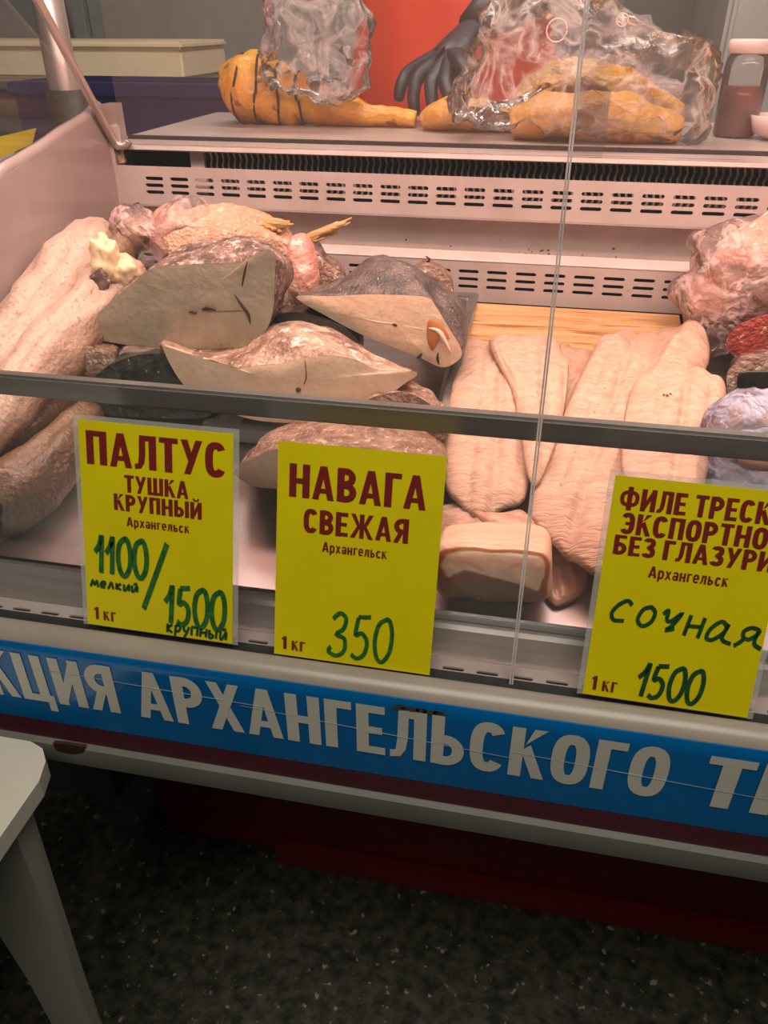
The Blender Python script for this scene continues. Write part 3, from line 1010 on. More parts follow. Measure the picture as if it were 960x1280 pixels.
# side panel with curved top, corner post, side glass
SX = CX0
side = [(0.76, 0.70), (0.76, 1.262), (0.70, 1.262)] + [tuple(X(u, v, SX + 0.02).yz) for u, v in ((112, 150), (85, 166), (60, 184), (30, 203), (0, 226))] + \
       [(0.25, 1.125), (0.15, 1.03), (0.06, 0.92), (0.02, 0.87), (0.0, 0.86), (0.0, 0.70)]
obj('side_panel', prism_x(bmesh.new(), side, SX, SX + 0.02), M['side_gloss'], ctr, smooth=False)
trimtop = [Vector((SX + 0.010, y, z)) for y, z in side[2:-3]]
obj('side_panel_trim', tube(bmesh.new(), spline(trimtop, 4, False), 0.0095, n=10), M['side_gloss'], ctr)
obj('corner_post', BX(SX + 0.008, SX + 0.024, 0.70, 0.735, 0.95, 1.235, bev=0.003), M['grille_paint'], ctr, smooth=False)
obj('right_side_panel', prism_x(bmesh.new(), side, CX1, CX1 + 0.02), M['side_gloss'], ctr, smooth=False)
rod_b = Y(150, 182, 0.712)
rod_t = X(45, -4, rod_b.x + 0.004)
rdir = (rod_t - rod_b).normalized()
g_top = rod_b + rdir * 0.46
sg = [(0.70, 1.262)] + [tuple(X(u, v, SX + 0.02).yz) for u, v in ((112, 150), (60, 184), (0, 226))] + [(0.25, 1.125), (0.02, 0.87), (0.235, 1.61), (0.40, 1.61), (rod_t.y - 0.03, rod_t.z)]
obj('side_glass', plate(bmesh.new(), [(SX + 0.006, y, z) for y, z in sg], (0.005, 0, 0)), M['glass'], ctr, smooth=False)
pr_ = bmesh.new()
hook = [Y(161, 176, 0.705), Y(157, 181, 0.703), Y(149, 181, 0.700), Y(138, 168, 0.692)]
tube(pr_, spline(hook + [rod_t, rod_t + (rod_t - hook[-1]) * 0.8], 6, False), 0.0062, n=12)
obj('stay_rod', pr_, M['chrome'], ctr)
obj('rod_bolt', lathe(bmesh.new(), [(0.006, 0), (0.009, 0.004), (0.007, 0.012), (0.004, 0.03)], Y(152, 205, 0.712)), M['brown_skin'], ctr)

# front glass, two panes with polished edges
GN = Vector((0, -math.cos(TILT), math.sin(TILT)))
GU = Vector((0, math.sin(TILT), math.cos(TILT)))
G0 = Vector((0, 0.0035, 0.8555))
SEAM = 0.1950
for a, b2 in ((CX0 + 0.004, SEAM - 0.0003), (SEAM + 0.0003, CX1)):
    pts = [G0 + Vector((a, 0, 0)), G0 + Vector((b2, 0, 0)), G0 + Vector((b2, 0, 0)) + GU * 0.79, G0 + Vector((a, 0, 0)) + GU * 0.79]
    pane = obj('front_glass', plate(bmesh.new(), pts, -GN * 0.005), M['glass'], ctr, smooth=False)
    xe = b2 if b2 < 1 else a
    d = -0.0015 if b2 < 1 else 0.0015
    e = [G0 + Vector((xe, 0, 0)), G0 + Vector((xe + d, 0, 0)), G0 + Vector((xe + d, 0, 0)) + GU * 0.79, G0 + Vector((xe, 0, 0)) + GU * 0.79]
    obj('polished_edge', plate(bmesh.new(), [p + GN * 0.0006 for p in e], -GN * 0.0062), M['glass_edge'], pane, smooth=False)
obj('glass_seal', BX(CX0, CX1, -0.0015, 0.010, 0.8545, 0.8575), M['black_rubber'], ctr, smooth=False)
# inner guard: pane on the deck lip, metal rail on top
rail = obj('guard_rail', BX(CX0 + 0.02, CX1, 0.094, 0.108, 1.0605, 1.0825, bev=0.0025), M['aluminium'], ctr, angle=40)
obj('guard_pane', plate(bmesh.new(), [(CX0 + 0.02, 0.079, 0.868), (CX1, 0.079, 0.868), (CX1, 0.1, 1.062), (CX0 + 0.02, 0.1, 1.062)], (0, 0.004, 0)), M['guard_glass'], ctr, smooth=False)
obj('guard_foot', BX(0.085, CX1, 0.0735, 0.081, 0.8645, 0.872, bev=0.001), M['clear_acrylic'], ctr, smooth=False)
# rear sliding doors
xl, xr = 0.205, Y(775, 0, 0.74).x + 0.004
for a, b2, y in ((CX0 + 0.03, xr, 0.724), (xl, CX1, 0.737)):
    dr = obj('sliding_door', BX(a, b2, y, y + 0.004, 1.2065, 1.66), M['scratched_plexi'], ctr, smooth=False)
    u, v, rad = ((696, 38, 0.0135) if y < 0.73 else (778, 25, 0.0075))
    c = Y(u, v, y - 0.001)
    ring = bmesh.new()
    tube(ring, [c + Vector((rad * math.cos(q * math.pi / 16), 0, rad * math.sin(q * math.pi / 16))) for q in range(33)], 0.0011, n=6)
    obj('finger_hole', ring, M['bone_pink'], dr)

# lamp above the display
lamp = thing('tube_lamp', 'long fluorescent tube lamp above the display counter', 'lamp', (0.25, 0.34, 1.65))
obj('lamp_housing', prism_x(bmesh.new(), [(0.29, 1.675), (0.31, 1.705), (0.37, 1.705), (0.39, 1.675), (0.385, 1.672), (0.368, 1.70), (0.312, 1.70), (0.295, 1.672)], -0.65, 1.15), M['lamp_white'], lamp, smooth=False)
obj('tube', tube(bmesh.new(), [(-0.62, 0.34, 1.67), (1.12, 0.34, 1.67)], 0.013, n=14), M['tube_glow'], lamp)
for xx in (-0.63, 1.13):
    obj('hanger', tube(bmesh.new(), [(xx, 0.34, 1.705), (xx, 0.34, 3.0)], 0.004, n=8), M['chrome'], lamp)

# ------------------------------------------------------------------ price cards
def price_card(corners, label, printed, hand, lam=True):
    tl, tr, bl, br = [glass_pt(*c) for c in corners]
    ex = ((tr - tl) + (br - bl))
    W = ex.length / 2
    ex.normalize()
    ey = GN.cross(ex).normalized()
    H = ((tl - bl).dot(ey) + (tr - br).dot(ey)) / 2
    c = (tl + tr + bl + br) / 4
    o = c - ex * W / 2 - ey * H / 2 + GN * 0.001
    t = thing('price_card', label, 'price card', o + ex * W / 2, 'yellow price cards leaning on the counter glass')

    def P(x, y, d=0.0):
        return o + ex * (x * W) + ey * (y * H) + GN * d
    m = 0.035 if lam else 0
    if lam:
        bm = plate(bmesh.new(), [P(-m, -0.005), P(1 + m, -0.005), P(1 + m, 1 + m * 0.6), P(-m, 1 + m * 0.6)], -GN * 0.0006)
        obj('plastic_sleeve', bm, M['laminate'], t, smooth=False)
    obj('card_sheet', plate(bmesh.new(), [P(0, 0, 0.0002), P(1, 0, 0.0002), P(1, 1, 0.0002), P(0, 1, 0.0002)], GN * 0.0006), M['card_yellow'], t, smooth=False)
    for s, x0, x1, y0, y1, *ref in printed:
        bm = bmesh.new()
        text_fit(bm, s, x0, x1, 1 - y1, 1 - y0, lambda x, y: P(x, y, 0.0012))
        obj('printed_text', bm, M['card_red'], t, smooth=False)
    for s, x0, x1, y0, y1, pen, mt, sl, dp in hand:
        bm = bmesh.new()
        if s == '/':
            ribbon(bm, [(x0, 1 - y1), (x1, 1 - y0)], pen, lambda x, y: P(x, y, 0.0016))
        else:
            handwrite(bm, s, x0, x1, 1 - y1, 1 - y0, pen, lambda x, y: P(x, y, 0.0016), sl, dp)
        obj('handwriting', bm, M[mt], t, smooth=False)
    return t


price_card([(101, 523), (294, 543), (109, 779), (290, 803)],
           'yellow price card for halibut with green prices 1100 and 1500, leftmost card', [
    ('ПАЛТУС', .05, .955, .045, .20), ('ТУШКА', .295, .715, .235, .315), ('КРУПНЫЙ', .22, .80, .327, .405, 'КРУП'),
    ('Архангельск', .30, .72, .433, .477), ('1 кг', .05, .205, .905, .968, '1')],
    [('1100', .07, .44, .54, .725, .028, 'pen_green', 0.02, 0), ('мелкий', .03, .37, .765, .80, .014, 'pen_dark', 0.1, 0.0),
     ('/', .40, .57, .54, .88, .03, 'pen_green', 0, 0), ('1500', .54, .96, .745, .935, .028, 'pen_green', 0.03, 0),
     ('крупный', .55, .97, .937, .983, .014, 'pen_dark', 0.1, 0.0)])
price_card([(349, 550), (556, 570), (343, 816), (540, 843)],
           'yellow price card for fresh navaga with green 350, middle card in front of the fillets', [
    ('НАВАГА', .075, .90, .092, .24), ('СВЕЖАЯ', .17, .81, .287, .395), ('Архангельск', .29, .69, .43, .475),
    ('1 кг', .05, .205, .905, .968, '1')],
    [('350', .34, .76, .755, .965, .022, 'pen_green', 0.06, 0)], lam=False)
price_card([(764, 593), (974, 614), (733, 866), (952, 899)],
           'yellow price card for cod fillet with green 1500, rightmost card cut by the frame', [
    ('ФИЛЕ ТРЕСКИ', .045, .985, .045, .137), ('ЭКСПОРТНОЕ', .07, .985, .152, .242), ('БЕЗ ГЛАЗУРИ', .05, .96, .25, .335),
    ('Архангельск', .275, .735, .37, .42), ('1 кг', .045, .205, .905, .972, '1')],
    [('сочная', .08, 1.0, .53, .63, .02, 'pen_dark', 0.15, 0.06), ('1500', .31, .71, .81, .97, .024, 'pen_dark', 0.1, 0)])

# ------------------------------------------------------------------ the cod fillets, board and blocks
bc = [D(587, 389, 0.030), D(848, 391, 0.030)]
bx0, bx1 = 0.088, bc[1].x
byb, byf = 0.665, 0.40
prof = [(byb, deckz(byb) + 0.0005), (byb, deckz(byb) + 0.028), (byb - 0.004, deckz(byb) + 0.031), (byf + 0.004, deckz(byf) + 0.031), (byf, deckz(byf) + 0.028), (byf, deckz(byf) + 0.0005)]
board = obj('cutting_board', prism_x(bmesh.new(), prof, bx0, bx1), M['wood'], None, smooth=False)
tag(board, 'worn wooden cutting board under the cod fillets at the back', 'cutting board')
FG = 'raw cod fillets piled on the display'


def fridge(cx, cy, ang, n, depth, width):
    """long muscle grooves in a fillet, running along direction ang"""
    d = Vector((math.cos(ang), math.sin(ang)))

    def f(q, sc):
        s = (q.x - cx) * -d.y + (q.y - cy) * d.x
        l = (q.x - cx) * d.x + (q.y - cy) * d.y
        e = -depth * math.exp(-(s / (width * 0.55)) ** 2) - depth * 0.45 * math.exp(-((s - 0.027) / 0.004) ** 2) - depth * 0.45 * math.exp(-((s + 0.027) / 0.004) ** 2)
        e += 0.0010 * math.sin((l * 1.0 + abs(s) * 1.4) * 260) * (1 if sc < 0.9 else 0.3)
        return e
    return f


def fillet(label, pts, thick, h0, ridge, m='cod_flesh', seed=0, amp=0.004):
    o = pillow('cod_fillet', pts, thick * 0.68, M[m], h0=h0, ridge=ridge, seed=seed, amp=amp, s=24, rings=30, prof=7.0, under=0.25)
    return tag(o, label, 'fish fillet', FG)


# lower layer first
fillet('narrow cod fillet wedged between the two big fillets over the board', [(700, 430), (722, 436), (742, 440), (735, 470), (715, 510), (695, 560), (676, 590), (668, 560), (684, 500), (700, 460)], 0.012, 0.030, fridge(0.23, 0.42, 1.3, 1, 0.002, 0.008), 'cod_wet', 1)
fillet('dark wet cod fillet tail lying flat beside the thick block', [(668, 668), (700, 655), (730, 690), (735, 715), (728, 742), (705, 757), (688, 755), (672, 720)], 0.010, 0.004, fridge(0.23, 0.14, 1.2, 1, 0.001, 0.01), 'cod_wet', 2)
fillet('cod fillet end lying behind the thick block beside the middle card', [(540, 640), (565, 632), (600, 645), (635, 668), (640, 690), (628, 712), (590, 715), (545, 712), (530, 680)], 0.018, 0.016, fridge(0.13, 0.17, 1.2, 1, 0.001, 0.01), 'cod_flesh', 3)
# thick block: front face upright
blk = []
for (dy, sc, dz) in ((-0.003, 0.5, 0.0), (-0.003, 0.72, 0.0), (-0.002, 0.86, 0.0), (0.001, 0.94, 0.0), (0.006, 0.985, 0.0), (0.014, 1.0, 0.0), (0.045, 0.99, -0.001), (0.058, 0.93, -0.004), (0.066, 0.8, -0.006), (0.068, 0.5, -0.006)):
    base = [(546, 704), (560, 700), (590, 698), (630, 700), (660, 702), (680, 706), (687, 718), (689, 745), (686, 762), (660, 768), (620, 767), (580, 762), (546, 757), (538, 730)]
    P3 = [Y(u, v, 0.088) for u, v in base]
    cc = sum(P3, Vector()) / len(P3)
    blk.append(spline([Vector((cc.x + (p.x - cc.x) * sc, p.y + dy, cc.z + (p.z - cc.z) * sc + dz + 0.012)) for p in P3], 4))
bm = bmesh.new()
rings_mesh(bm, blk, cap_first=True, cap_last=True)
bmesh.ops.recalc_face_normals(bm, faces=bm.faces[:])
jitter(bm, 0.003, 30)
tag(obj('cod_block', bm, M['block_flesh']), 'thick block of cod loin nearest the front glass', 'fish fillet', FG)
# small folded piece on the block
fillet('small folded cod tail piece on top of the thick block', [(592, 640), (618, 644), (650, 640), (668, 652), (674, 672), (680, 690), (672, 699), (645, 698), (622, 694), (630, 676), (612, 662)], 0.012, 0.045, None, 'cod_wet', 4)
# big ones
fillet('broad cod fillet at the left, its tail end pointing at the middle card', [(612, 428), (596, 424), (580, 430), (573, 452), (566, 475), (560, 500), (555, 545), (553, 585), (558, 614), (576, 632), (596, 646), (622, 638), (656, 625), (664, 585), (672, 545), (668, 500), (650, 455), (632, 432)], 0.024, 0.034, fridge(0.150, 0.36, 1.62, 1, 0.006, 0.010), 'cod_flesh', 5)
fillet('cod fillet lapping over the left fillet behind the glass joint', [(611, 431), (626, 419), (650, 420), (677, 418), (696, 429), (710, 455), (709, 485), (706, 512), (696, 552), (682, 586), (668, 608), (657, 585), (649, 535), (637, 484)], 0.018, 0.052, fridge(0.198, 0.44, 1.62, 1, 0.005, 0.010), 'cod_flesh', 6)
fillet('largest cod fillet, long and pale with crumpled end by the clear bag', [(751, 426), (780, 414), (806, 416), (832, 411), (850, 408, .012), (866, 400, .030), (880, 408, .030), (888, 432, .022), (884, 462, .012), (862, 492), (848, 540), (830, 600), (810, 660), (790, 716), (766, 730), (738, 716), (708, 695), (680, 670), (660, 648), (664, 622), (682, 576), (702, 525), (720, 481), (740, 440)], 0.028, 0.042, fridge(0.275, 0.33, 1.38, 1, 0.006, 0.010), 'cod_flesh', 7, 0.006)
fillet('shorter cod fillet on top of the largest one, small dark fleck on it', [(800, 472), (830, 463), (860, 457), (884, 465), (905, 478), (907, 506), (898, 545), (886, 590), (866, 640), (826, 664), (792, 644), (776, 585), (779, 532), (786, 496)], 0.022, 0.072, fridge(0.362, 0.36, 1.42, 1, 0.006, 0.009), 'cod_flesh', 9, 0.005)


def on_surface(o, u, v):
    """first point of a mesh met along a line of sight (world space), with its normal"""
    mw = o.matrix_world
    loc, nrm, best = None, None, 1e9
    d = ray(u, v).normalized()
    a = CAM - wpos(o)
    from mathutils.bvhtree import BVHTree
    if 'bvh' not in CACHE.get(o.name, {}):
        CACHE[o.name] = {'bvh': BVHTree.FromPolygons([vv.co.copy() for vv in o.data.vertices], [list(p.vertices) for p in o.data.polygons])}
    hit = CACHE[o.name]['bvh'].ray_cast(a, d)
    if hit[0] is None:
        return None, None
    n = hit[1] if hit[1].dot(d) < 0 else -hit[1]
    return hit[0] + wpos(o), n


CACHE = {}


def spots(name, o, pts, r, m):
    bm = bmesh.new()
    for u, v in pts:
        p, n = on_surface(o, u, v)
        if p is None:
            continue
        t1 = n.cross(Vector((1, 0.3, 0))).normalized()
        t2 = n.cross(t1)
        rr = r * random.uniform(0.6, 1.2)
        ring = [bm.verts.new(p + n * 0.0007 + (t1 * math.cos(q * math.pi / 4) * 1.5 + t2 * math.sin(q * math.pi / 4)) * rr) for q in range(8)]
        c = bm.verts.new(p + n * 0.0014)
        for q in range(8):
            bm.faces.new((ring[q], ring[(q + 1) % 8], c))
    if bm.verts:
        q_o = obj(name, bm, m, o)
        q_o['kind'] = 'stuff'
        return q_o


mat('bone_mark', (0.62, 0.33, 0.20), (0.52, 0.25, 0.14), scale=80, rough=0.4)
big = [o for o in COL.objects if o.name.startswith('cod_fillet') and 'largest cod fillet, long' in o.get('label', '')][0]
spots('bone_marks', big, [(772 - 70 * k / 15 + random.uniform(-2, 2), 455 + 150 * k / 15) for k in range(16)], 0.0016, M['bone_mark'])
shortf = [o for o in COL.objects if o.name.startswith('cod_fillet') and 'small dark fleck' in o.get('label', '')][0]
spots('dark_fleck', shortf, [(830, 494), (834, 495), (838, 493)], 0.0014, M['dark_mark'])

# ------------------------------------------------------------------ steel tray under the halibut
tx0, tx1, ty0, ty1, th = -0.20, 0.078, 0.30, 0.66, 0.042
bm = bmesh.new()
R_ = []


def trayring(e, h, out=0.0):
    return [Vector((x, y, deckz(y) + h)) for x, y in ((tx0 + e - out, ty0 + e - out), (tx1 - e + out, ty0 + e - out), (tx1 - e + out, ty1 - e + out), (tx0 + e - out, ty1 - e + out))]


rings_mesh(bm, [trayring(0.02, 0.002), trayring(0.012, 0.006), trayring(0.0, th), trayring(0, th, 0.012), trayring(0, th - 0.004, 0.014), trayring(0, th - 0.004, 0.010), trayring(0.002, th - 0.003), trayring(0.014, 0.005), trayring(0.021, 0.0005)][::-1], cap_first=True, cap_last=True)
bmesh.ops.recalc_face_normals(bm, faces=bm.faces[:])
tag(obj('steel_tray', bm, M['aluminium'], None, angle=30), 'shallow steel tray under the halibut pieces', 'tray')

# ------------------------------------------------------------------ halibut pieces
HG = 'halibut pieces heaped in the steel tray'
A = chunk('halibut_steak', 'largest halibut steak, grey cut face with dark slit, on top of the heap', 'fish steak', [
    (0.36, [(100, 415), (131, 384), (175, 346), (197, 334), (245, 330), (302, 327), (322, 316), (341, 314), (344, 345), (339, 398), (318, 430), (285, 437), (206, 435), (140, 428)]),
    (0.43, [(112, 402), (150, 366), (192, 334), (219, 314), (262, 300), (302, 293), (334, 303), (362, 321), (367, 342), (352, 385), (328, 422), (285, 428), (206, 426), (145, 420)])],
    M['halibut_skin'], M['halibut_flesh'], group=HG, amp=0.006)
# dark slits in the cut face
def face_mark(parent, pts, y, r, m, name='dark_slit'):
    bm = bmesh.new()
    P_ = [Y(u, v, y) for u, v in pts]
    P_ = spline(P_, 4, False) if len(P_) > 2 else P_
    n = len(P_)
    tube(bm, P_, [max(0.0006, r * math.sin(math.pi * (i + 0.4) / (n - 0.2))) for i in range(n)], n=8)
    return obj(name, bm, m, parent)


face_mark(A, [(309, 327), (305, 345), (302, 362)], 0.358, 0.0016, M['dark_mark'])
face_mark(A, [(293, 368), (303, 382), (310, 392), (313, 405)], 0.3565, 0.0024, M['dark_mark'])
face_mark(A, [(252, 387), (262, 385), (270, 388)], 0.3555, 0.0028, M['dark_mark'])
face_mark(A, [(236, 390), (242, 390), (246, 391)], 0.3555, 0.0020, M['dark_mark'])
face_mark(A, [(270, 389), (290, 388), (303, 387)], 0.3558, 0.0008, M['brown_skin'], 'blood_line')
B = chunk('halibut_steak', 'dark-skinned halibut steak with orange roe in its cut face, right of the heap', 'fish steak', [
    (0.42, [(370, 371), (412, 370), (450, 368), (481, 368), (532, 371), (545, 383), (562, 411), (577, 437), (573, 450), (553, 459), (525, 447), (484, 431), (450, 417), (410, 396)]),
    (0.48, [(382, 366), (428, 348), (452, 333), (481, 326), (508, 330), (540, 350), (570, 372), (585, 400), (584, 418), (570, 440), (535, 436), (490, 420), (455, 405), (415, 388)]),
    (0.53, [(400, 366), (434, 343), (455, 327), (481, 320), (506, 325), (538, 344), (566, 364), (582, 386), (580, 405), (560, 430), (530, 425), (490, 412), (458, 400), (425, 384)])],
    M['halibut_dark'], M['halibut_pale'], group=HG, amp=0.005)
roe = bmesh.new()
rp = [Y(u, v, 0.4165) for u, v in [(535, 402), (545, 400), (556, 410), (562, 424), (552, 420), (545, 432), (540, 438), (534, 424)]]
c_ = sum(rp, Vector()) / len(rp)
sp_ = spline(rp, 4)
rings_mesh(roe, [[c_ + (p - c_) * k + Vector((0, -0.004 * math.sqrt(1 - k * k) - 0.0005, 0)) for p in sp_] for k in (1.0, 0.8, 0.5, 0.2)], cap_last=True)
bmesh.ops.recalc_face_normals(roe, faces=roe.faces[:])
obj('roe', roe, M['roe_orange'], B)
face_mark(B, [(536, 410), (548, 414), (556, 426), (563, 440)], 0.4125, 0.0032, M['bone_pink'], 'membrane')
face_mark(B, [(548, 440), (547, 448), (549, 456)], 0.418, 0.0018, M['dark_mark'])
face_mark(B, [(528, 441), (524, 446), (521, 448)], 0.418, 0.0020, M['dark_mark'])
face_mark(B, [(490, 405), (494, 406), (497, 407)], 0.4165, 0.0022, M['dark_mark'])
face_mark(B, [(440, 394), (470, 402), (495, 405), (530, 412)], 0.4168, 0.0010, M['bone_pink'], 'membrane')
Cc = chunk('halibut_flap', 'pale halibut belly flap with wavy brown top, in front under the largest steak', 'fish steak', [
    (0.29, [(201, 428), (217, 450), (238, 467), (271, 472), (306, 459), (345, 455), (381, 447), (412, 444), (444, 450), (475, 463), (521, 465), (502, 482), (475, 502), (440, 520), (380, 528), (320, 525), (275, 510), (240, 490), (219, 466)]),
    (0.34, [(204, 427), (224, 432), (248, 440), (275, 444), (306, 438), (340, 420), (368, 414), (398, 418), (432, 434), (475, 452), (522, 464), (500, 474), (475, 488), (440, 505), (380, 510), (320, 508), (275, 498), (242, 478), (222, 455)]),
    (0.385, [(208, 427), (228, 427), (250, 428), (278, 429), (308, 424), (338, 406), (366, 401), (396, 406), (430, 424), (472, 446), (515, 462), (495, 466), (470, 476), (435, 490), (380, 495), (320, 492), (275, 482), (245, 465), (226, 446)])],
    M['belly_skin'], M['halibut_pale'], group=HG, amp=0.004, back_dy=0.012)
face_mark(Cc, [(370, 486), (373, 487), (376, 486)], 0.2865, 0.003, M['dark_mark'])
face_mark(Cc, [(381, 449), (383, 470), (380, 480)], 0.2868, 0.0010, M['brown_skin'], 'blood_line')
Dd = chunk('halibut_flap', 'lowest halibut flap on the deck, pale edge between the first two cards', 'fish steak', [
    (0.165, [(292, 590), (316, 573), (345, 562), (400, 557), (470, 562), (545, 580), (556, 602), (500, 622), (420, 622), (345, 611), (316, 607)]),
    (0.225, [(300, 578), (325, 556), (352, 541), (405, 532), (470, 535), (540, 552), (556, 585), (500, 605), (420, 606), (345, 597), (318, 595)]),
    (0.265, [(310, 570), (332, 545), (358, 530), (408, 522), (470, 524), (535, 538), (552, 570), (500, 585), (420, 586), (350, 580), (325, 580)])],
    M['brown_skin'], M['halibut_pale'], group=HG, amp=0.005)
chunk('halibut_piece', 'small brown ragged halibut end at the left below the largest steak', 'fish steak', [
    (0.315, [(70, 440), (82, 434), (112, 432), (138, 440), (143, 462), (120, 476), (95, 478), (80, 470)]),
    (0.37, [(72, 436), (92, 428), (125, 426), (148, 432), (152, 455), (125, 466), (98, 468), (82, 460)])],
    M['brown_skin'], M['belly_skin'], group=HG, amp=0.007, s=50)
chunk('halibut_piece', 'dark greenish wet halibut piece in shade under the largest steak', 'fish steak', [
    (0.30, [(112, 486), (122, 468), (150, 450), (190, 442), (230, 452), (262, 485), (262, 520), (190, 522), (120, 515)]),
    (0.40, [(120, 470), (140, 448), (165, 432), (195, 428), (240, 435), (270, 460), (268, 500), (190, 500), (130, 490)])],
    M['halibut_green'], M['halibut_green'], group=HG, amp=0.006)
chunk('halibut_piece', 'brown veined halibut piece at the back beside the pale fin', 'fish steak', [
    (0.55, [(362, 345), (372, 318), (395, 318), (418, 335), (432, 350), (432, 405), (400, 415), (365, 405)]),
    (0.61, [(366, 325), (375, 304), (388, 299), (410, 318), (430, 338), (432, 370), (400, 380), (368, 370)])],
    M['halibut_skin'], M['belly_skin'], group=HG, amp=0.006)
hh = chunk('halibut_piece', 'small brown halibut end peeping out behind the dark-skinned steak', 'fish steak', [
    (0.58, [(516, 345), (524, 332), (540, 330), (556, 342), (566, 360), (564, 410), (520, 410)]),
    (0.625, [(516, 340), (526, 327), (540, 326), (554, 334), (565, 352), (562, 375), (520, 375)])],
    M['brown_skin'], M['belly_skin'], group=HG, amp=0.004)
bm = bmesh.new()
tube(bm, [Y(535, 328, 0.61), Y(537, 324, 0.61), Y(532, 320, 0.615)], [0.003, 0.002, 0.0006], n=8)
obj('fin_stub', bm, M['black_skin'], hh)
chunk('halibut_piece', 'black-skinned halibut piece in the gap below the dark-skinned steak', 'fish steak', [
    (0.40, [(345, 400), (362, 390), (400, 396), (436, 414), (452, 436), (440, 452), (400, 445), (350, 432)]),
    (0.47, [(352, 388), (375, 380), (405, 386), (440, 405), (455, 428), (440, 440), (400, 432), (355, 418)])],
    M['black_skin'], M['black_skin'], group=HG, amp=0.004)
chunk('halibut_piece', 'brown halibut strip between the belly flap and the black-skinned piece', 'fish steak', [
    (0.36, [(385, 425), (398, 414), (425, 424), (452, 440), (454, 458), (430, 462), (390, 450)]),
    (0.40, [(388, 415), (402, 408), (430, 418), (452, 432), (454, 448), (430, 450), (390, 438)])],
    M['brown_skin'], M['belly_skin'], group=HG, amp=0.004)
chunk('halibut_piece', 'brown flaky halibut piece at the tray corner, right end of the belly flap', 'fish steak', [
    (0.265, [(435, 520), (458, 500), (498, 490), (530, 500), (552, 522), (556, 548), (500, 555), (440, 545)]),
    (0.33, [(440, 505), (465, 486), (500, 477), (530, 484), (552, 505), (556, 530), (500, 535), (442, 525)])],
    M['brown_skin'], M['brown_skin'], group=HG, amp=0.006, s=45)
# pieces the heap rests on
chunk('halibut_piece', 'halibut piece buried at the bottom of the heap under the largest steak', 'fish steak', [
    (0.35, [(150, 440), (200, 438), (260, 440), (330, 442), (350, 470), (340, 500), (250, 510), (160, 505)]),
    (0.46, [(170, 410), (210, 400), (260, 400), (330, 405), (350, 430), (340, 455), (250, 460), (180, 455)])],
    M['halibut_skin'], M['halibut_flesh'], group=HG, amp=0.006)

# ------------------------------------------------------------------ whole fish at the left
WG = 'whole fish heaped at the left of the display'


def whole_fish(label, pts, rad, m, flat=1.2, fins=None, seed=0, tail=True):
    P_ = [p if isinstance(p, Vector) else Y(*p) for p in pts]
    bm = bmesh.new()
    fish_body(bm, P_, rad, m=6, flat=flat, seed=seed)
    t = thing('whole_fish', label, 'fish', P_[len(P_) // 2] - Vector((0, 0, max(rad) * flat)), WG)
    obj('body', bm, M[m], t)
    if tail:
        d = (P_[0] - P_[1]).normalized()
        up = Vector((0, 0, 1))
        sd = d.cross(up).normalized()
        p = P_[0]
        r = max(rad)
        bm = plate(bmesh.new(), [p - sd * rad[0], p + sd * rad[0], p + d * 0.06 + sd * r * 1.1, p + d * 0.045, p + d * 0.06 - sd * r * 1.1], (0, 0, 0.002))
        obj('tail_fin', bm, M['fin_yellow'], t, smooth=False)
    return t


f1 = whole_fish('long pale whole fish against the left side panel, head at the back', [(-66, 548, .14), (-30, 500, .21), (10, 446, .285), (52, 392, .37), (92, 342, .46), (120, 308, .54), (140, 292, .57)], [.018, .028, .036, .042, .042, .036, .022], 'fish_pale', seed=1, tail=False)
gl_ = bmesh.new()
lump(gl_, Y(114, 306, .535), (0.028, 0.022, 0.016), 3, 0.35, 60, 3)
obj('gill_cover', gl_, M['brown_skin'], f1)
f2 = whole_fish('pale whole fish with slit belly lying beside the largest halibut steak', [(-20, 566, .14), (4, 526, .18), (34, 480, .24), (70, 436, .31), (112, 394, .39), (150, 360, .45), (172, 340, .49)], [.012, .022, .030, .036, .038, .034, .020], 'fish_pale', seed=5, tail=False)
gb = bmesh.new()
lump(gb, Y(132, 325, .42), (0.017, 0.018, 0.032), 4, 0.3, 55, 2, 0.25)
obj('liver', gb, M['liver_cream'], f2)
gb = bmesh.new()
lump(gb, Y(152, 338, .43), (0.022, 0.02, 0.020), 4, 0.3, 55, 7, 0.25)
obj('liver', gb, M['liver_cream'], f2)
fn = bmesh.new()
plate(fn, [Y(u, v, .395) for u, v in [(104, 362), (112, 345), (124, 335), (132, 352), (128, 368), (118, 372)]], (0.004, 0.006, 0))
obj('pectoral_fin', fn, M['halibut_skin'], f2, smooth=False)
f3 = whole_fish('olive brown whole fish in front at the left, lying on the steel deck', [D(u, v, h) for u, v, h in [(-74, 660, .040), (-36, 646, .043), (6, 626, .045), (48, 596, .045), (82, 562, .042), (108, 530, .034), (124, 504, .022)]], [.026, .031, .034, .034, .031, .025, .014], 'fish_olive', seed=9, tail=False)
f4 = whole_fish('brown whole fish in the middle between the olive and the pale ones', [(-60, 606, .14), (-15, 568, .18), (28, 534, .225), (68, 502, .275), (108, 470, .335), (146, 444, .39)], [.018, .023, .025, .024, .020, .012], 'fish_olive', seed=12, tail=False)
whole_fish('pale fish buried at the bottom of the heap along the left side panel', [Vector((x, y, deckz(y) + 0.040)) for x, y in [(-.462, .14), (-.462, .22), (-.460, .30), (-.458, .38), (-.455, .46), (-.450, .52)]], [.014, .026, .032, .032, .028, .016], 'fish_pale', seed=31, tail=False)
whole_fish('pale fish buried at the bottom of the heap behind the greenish piece', [Vector((x, y, deckz(y) + 0.040)) for x, y in [(-.392, .26), (-.385, .32), (-.380, .38), (-.375, .44), (-.37, .50), (-.365, .55)]], [.014, .026, .031, .031, .028, .016], 'fish_pale', seed=33, tail=False)
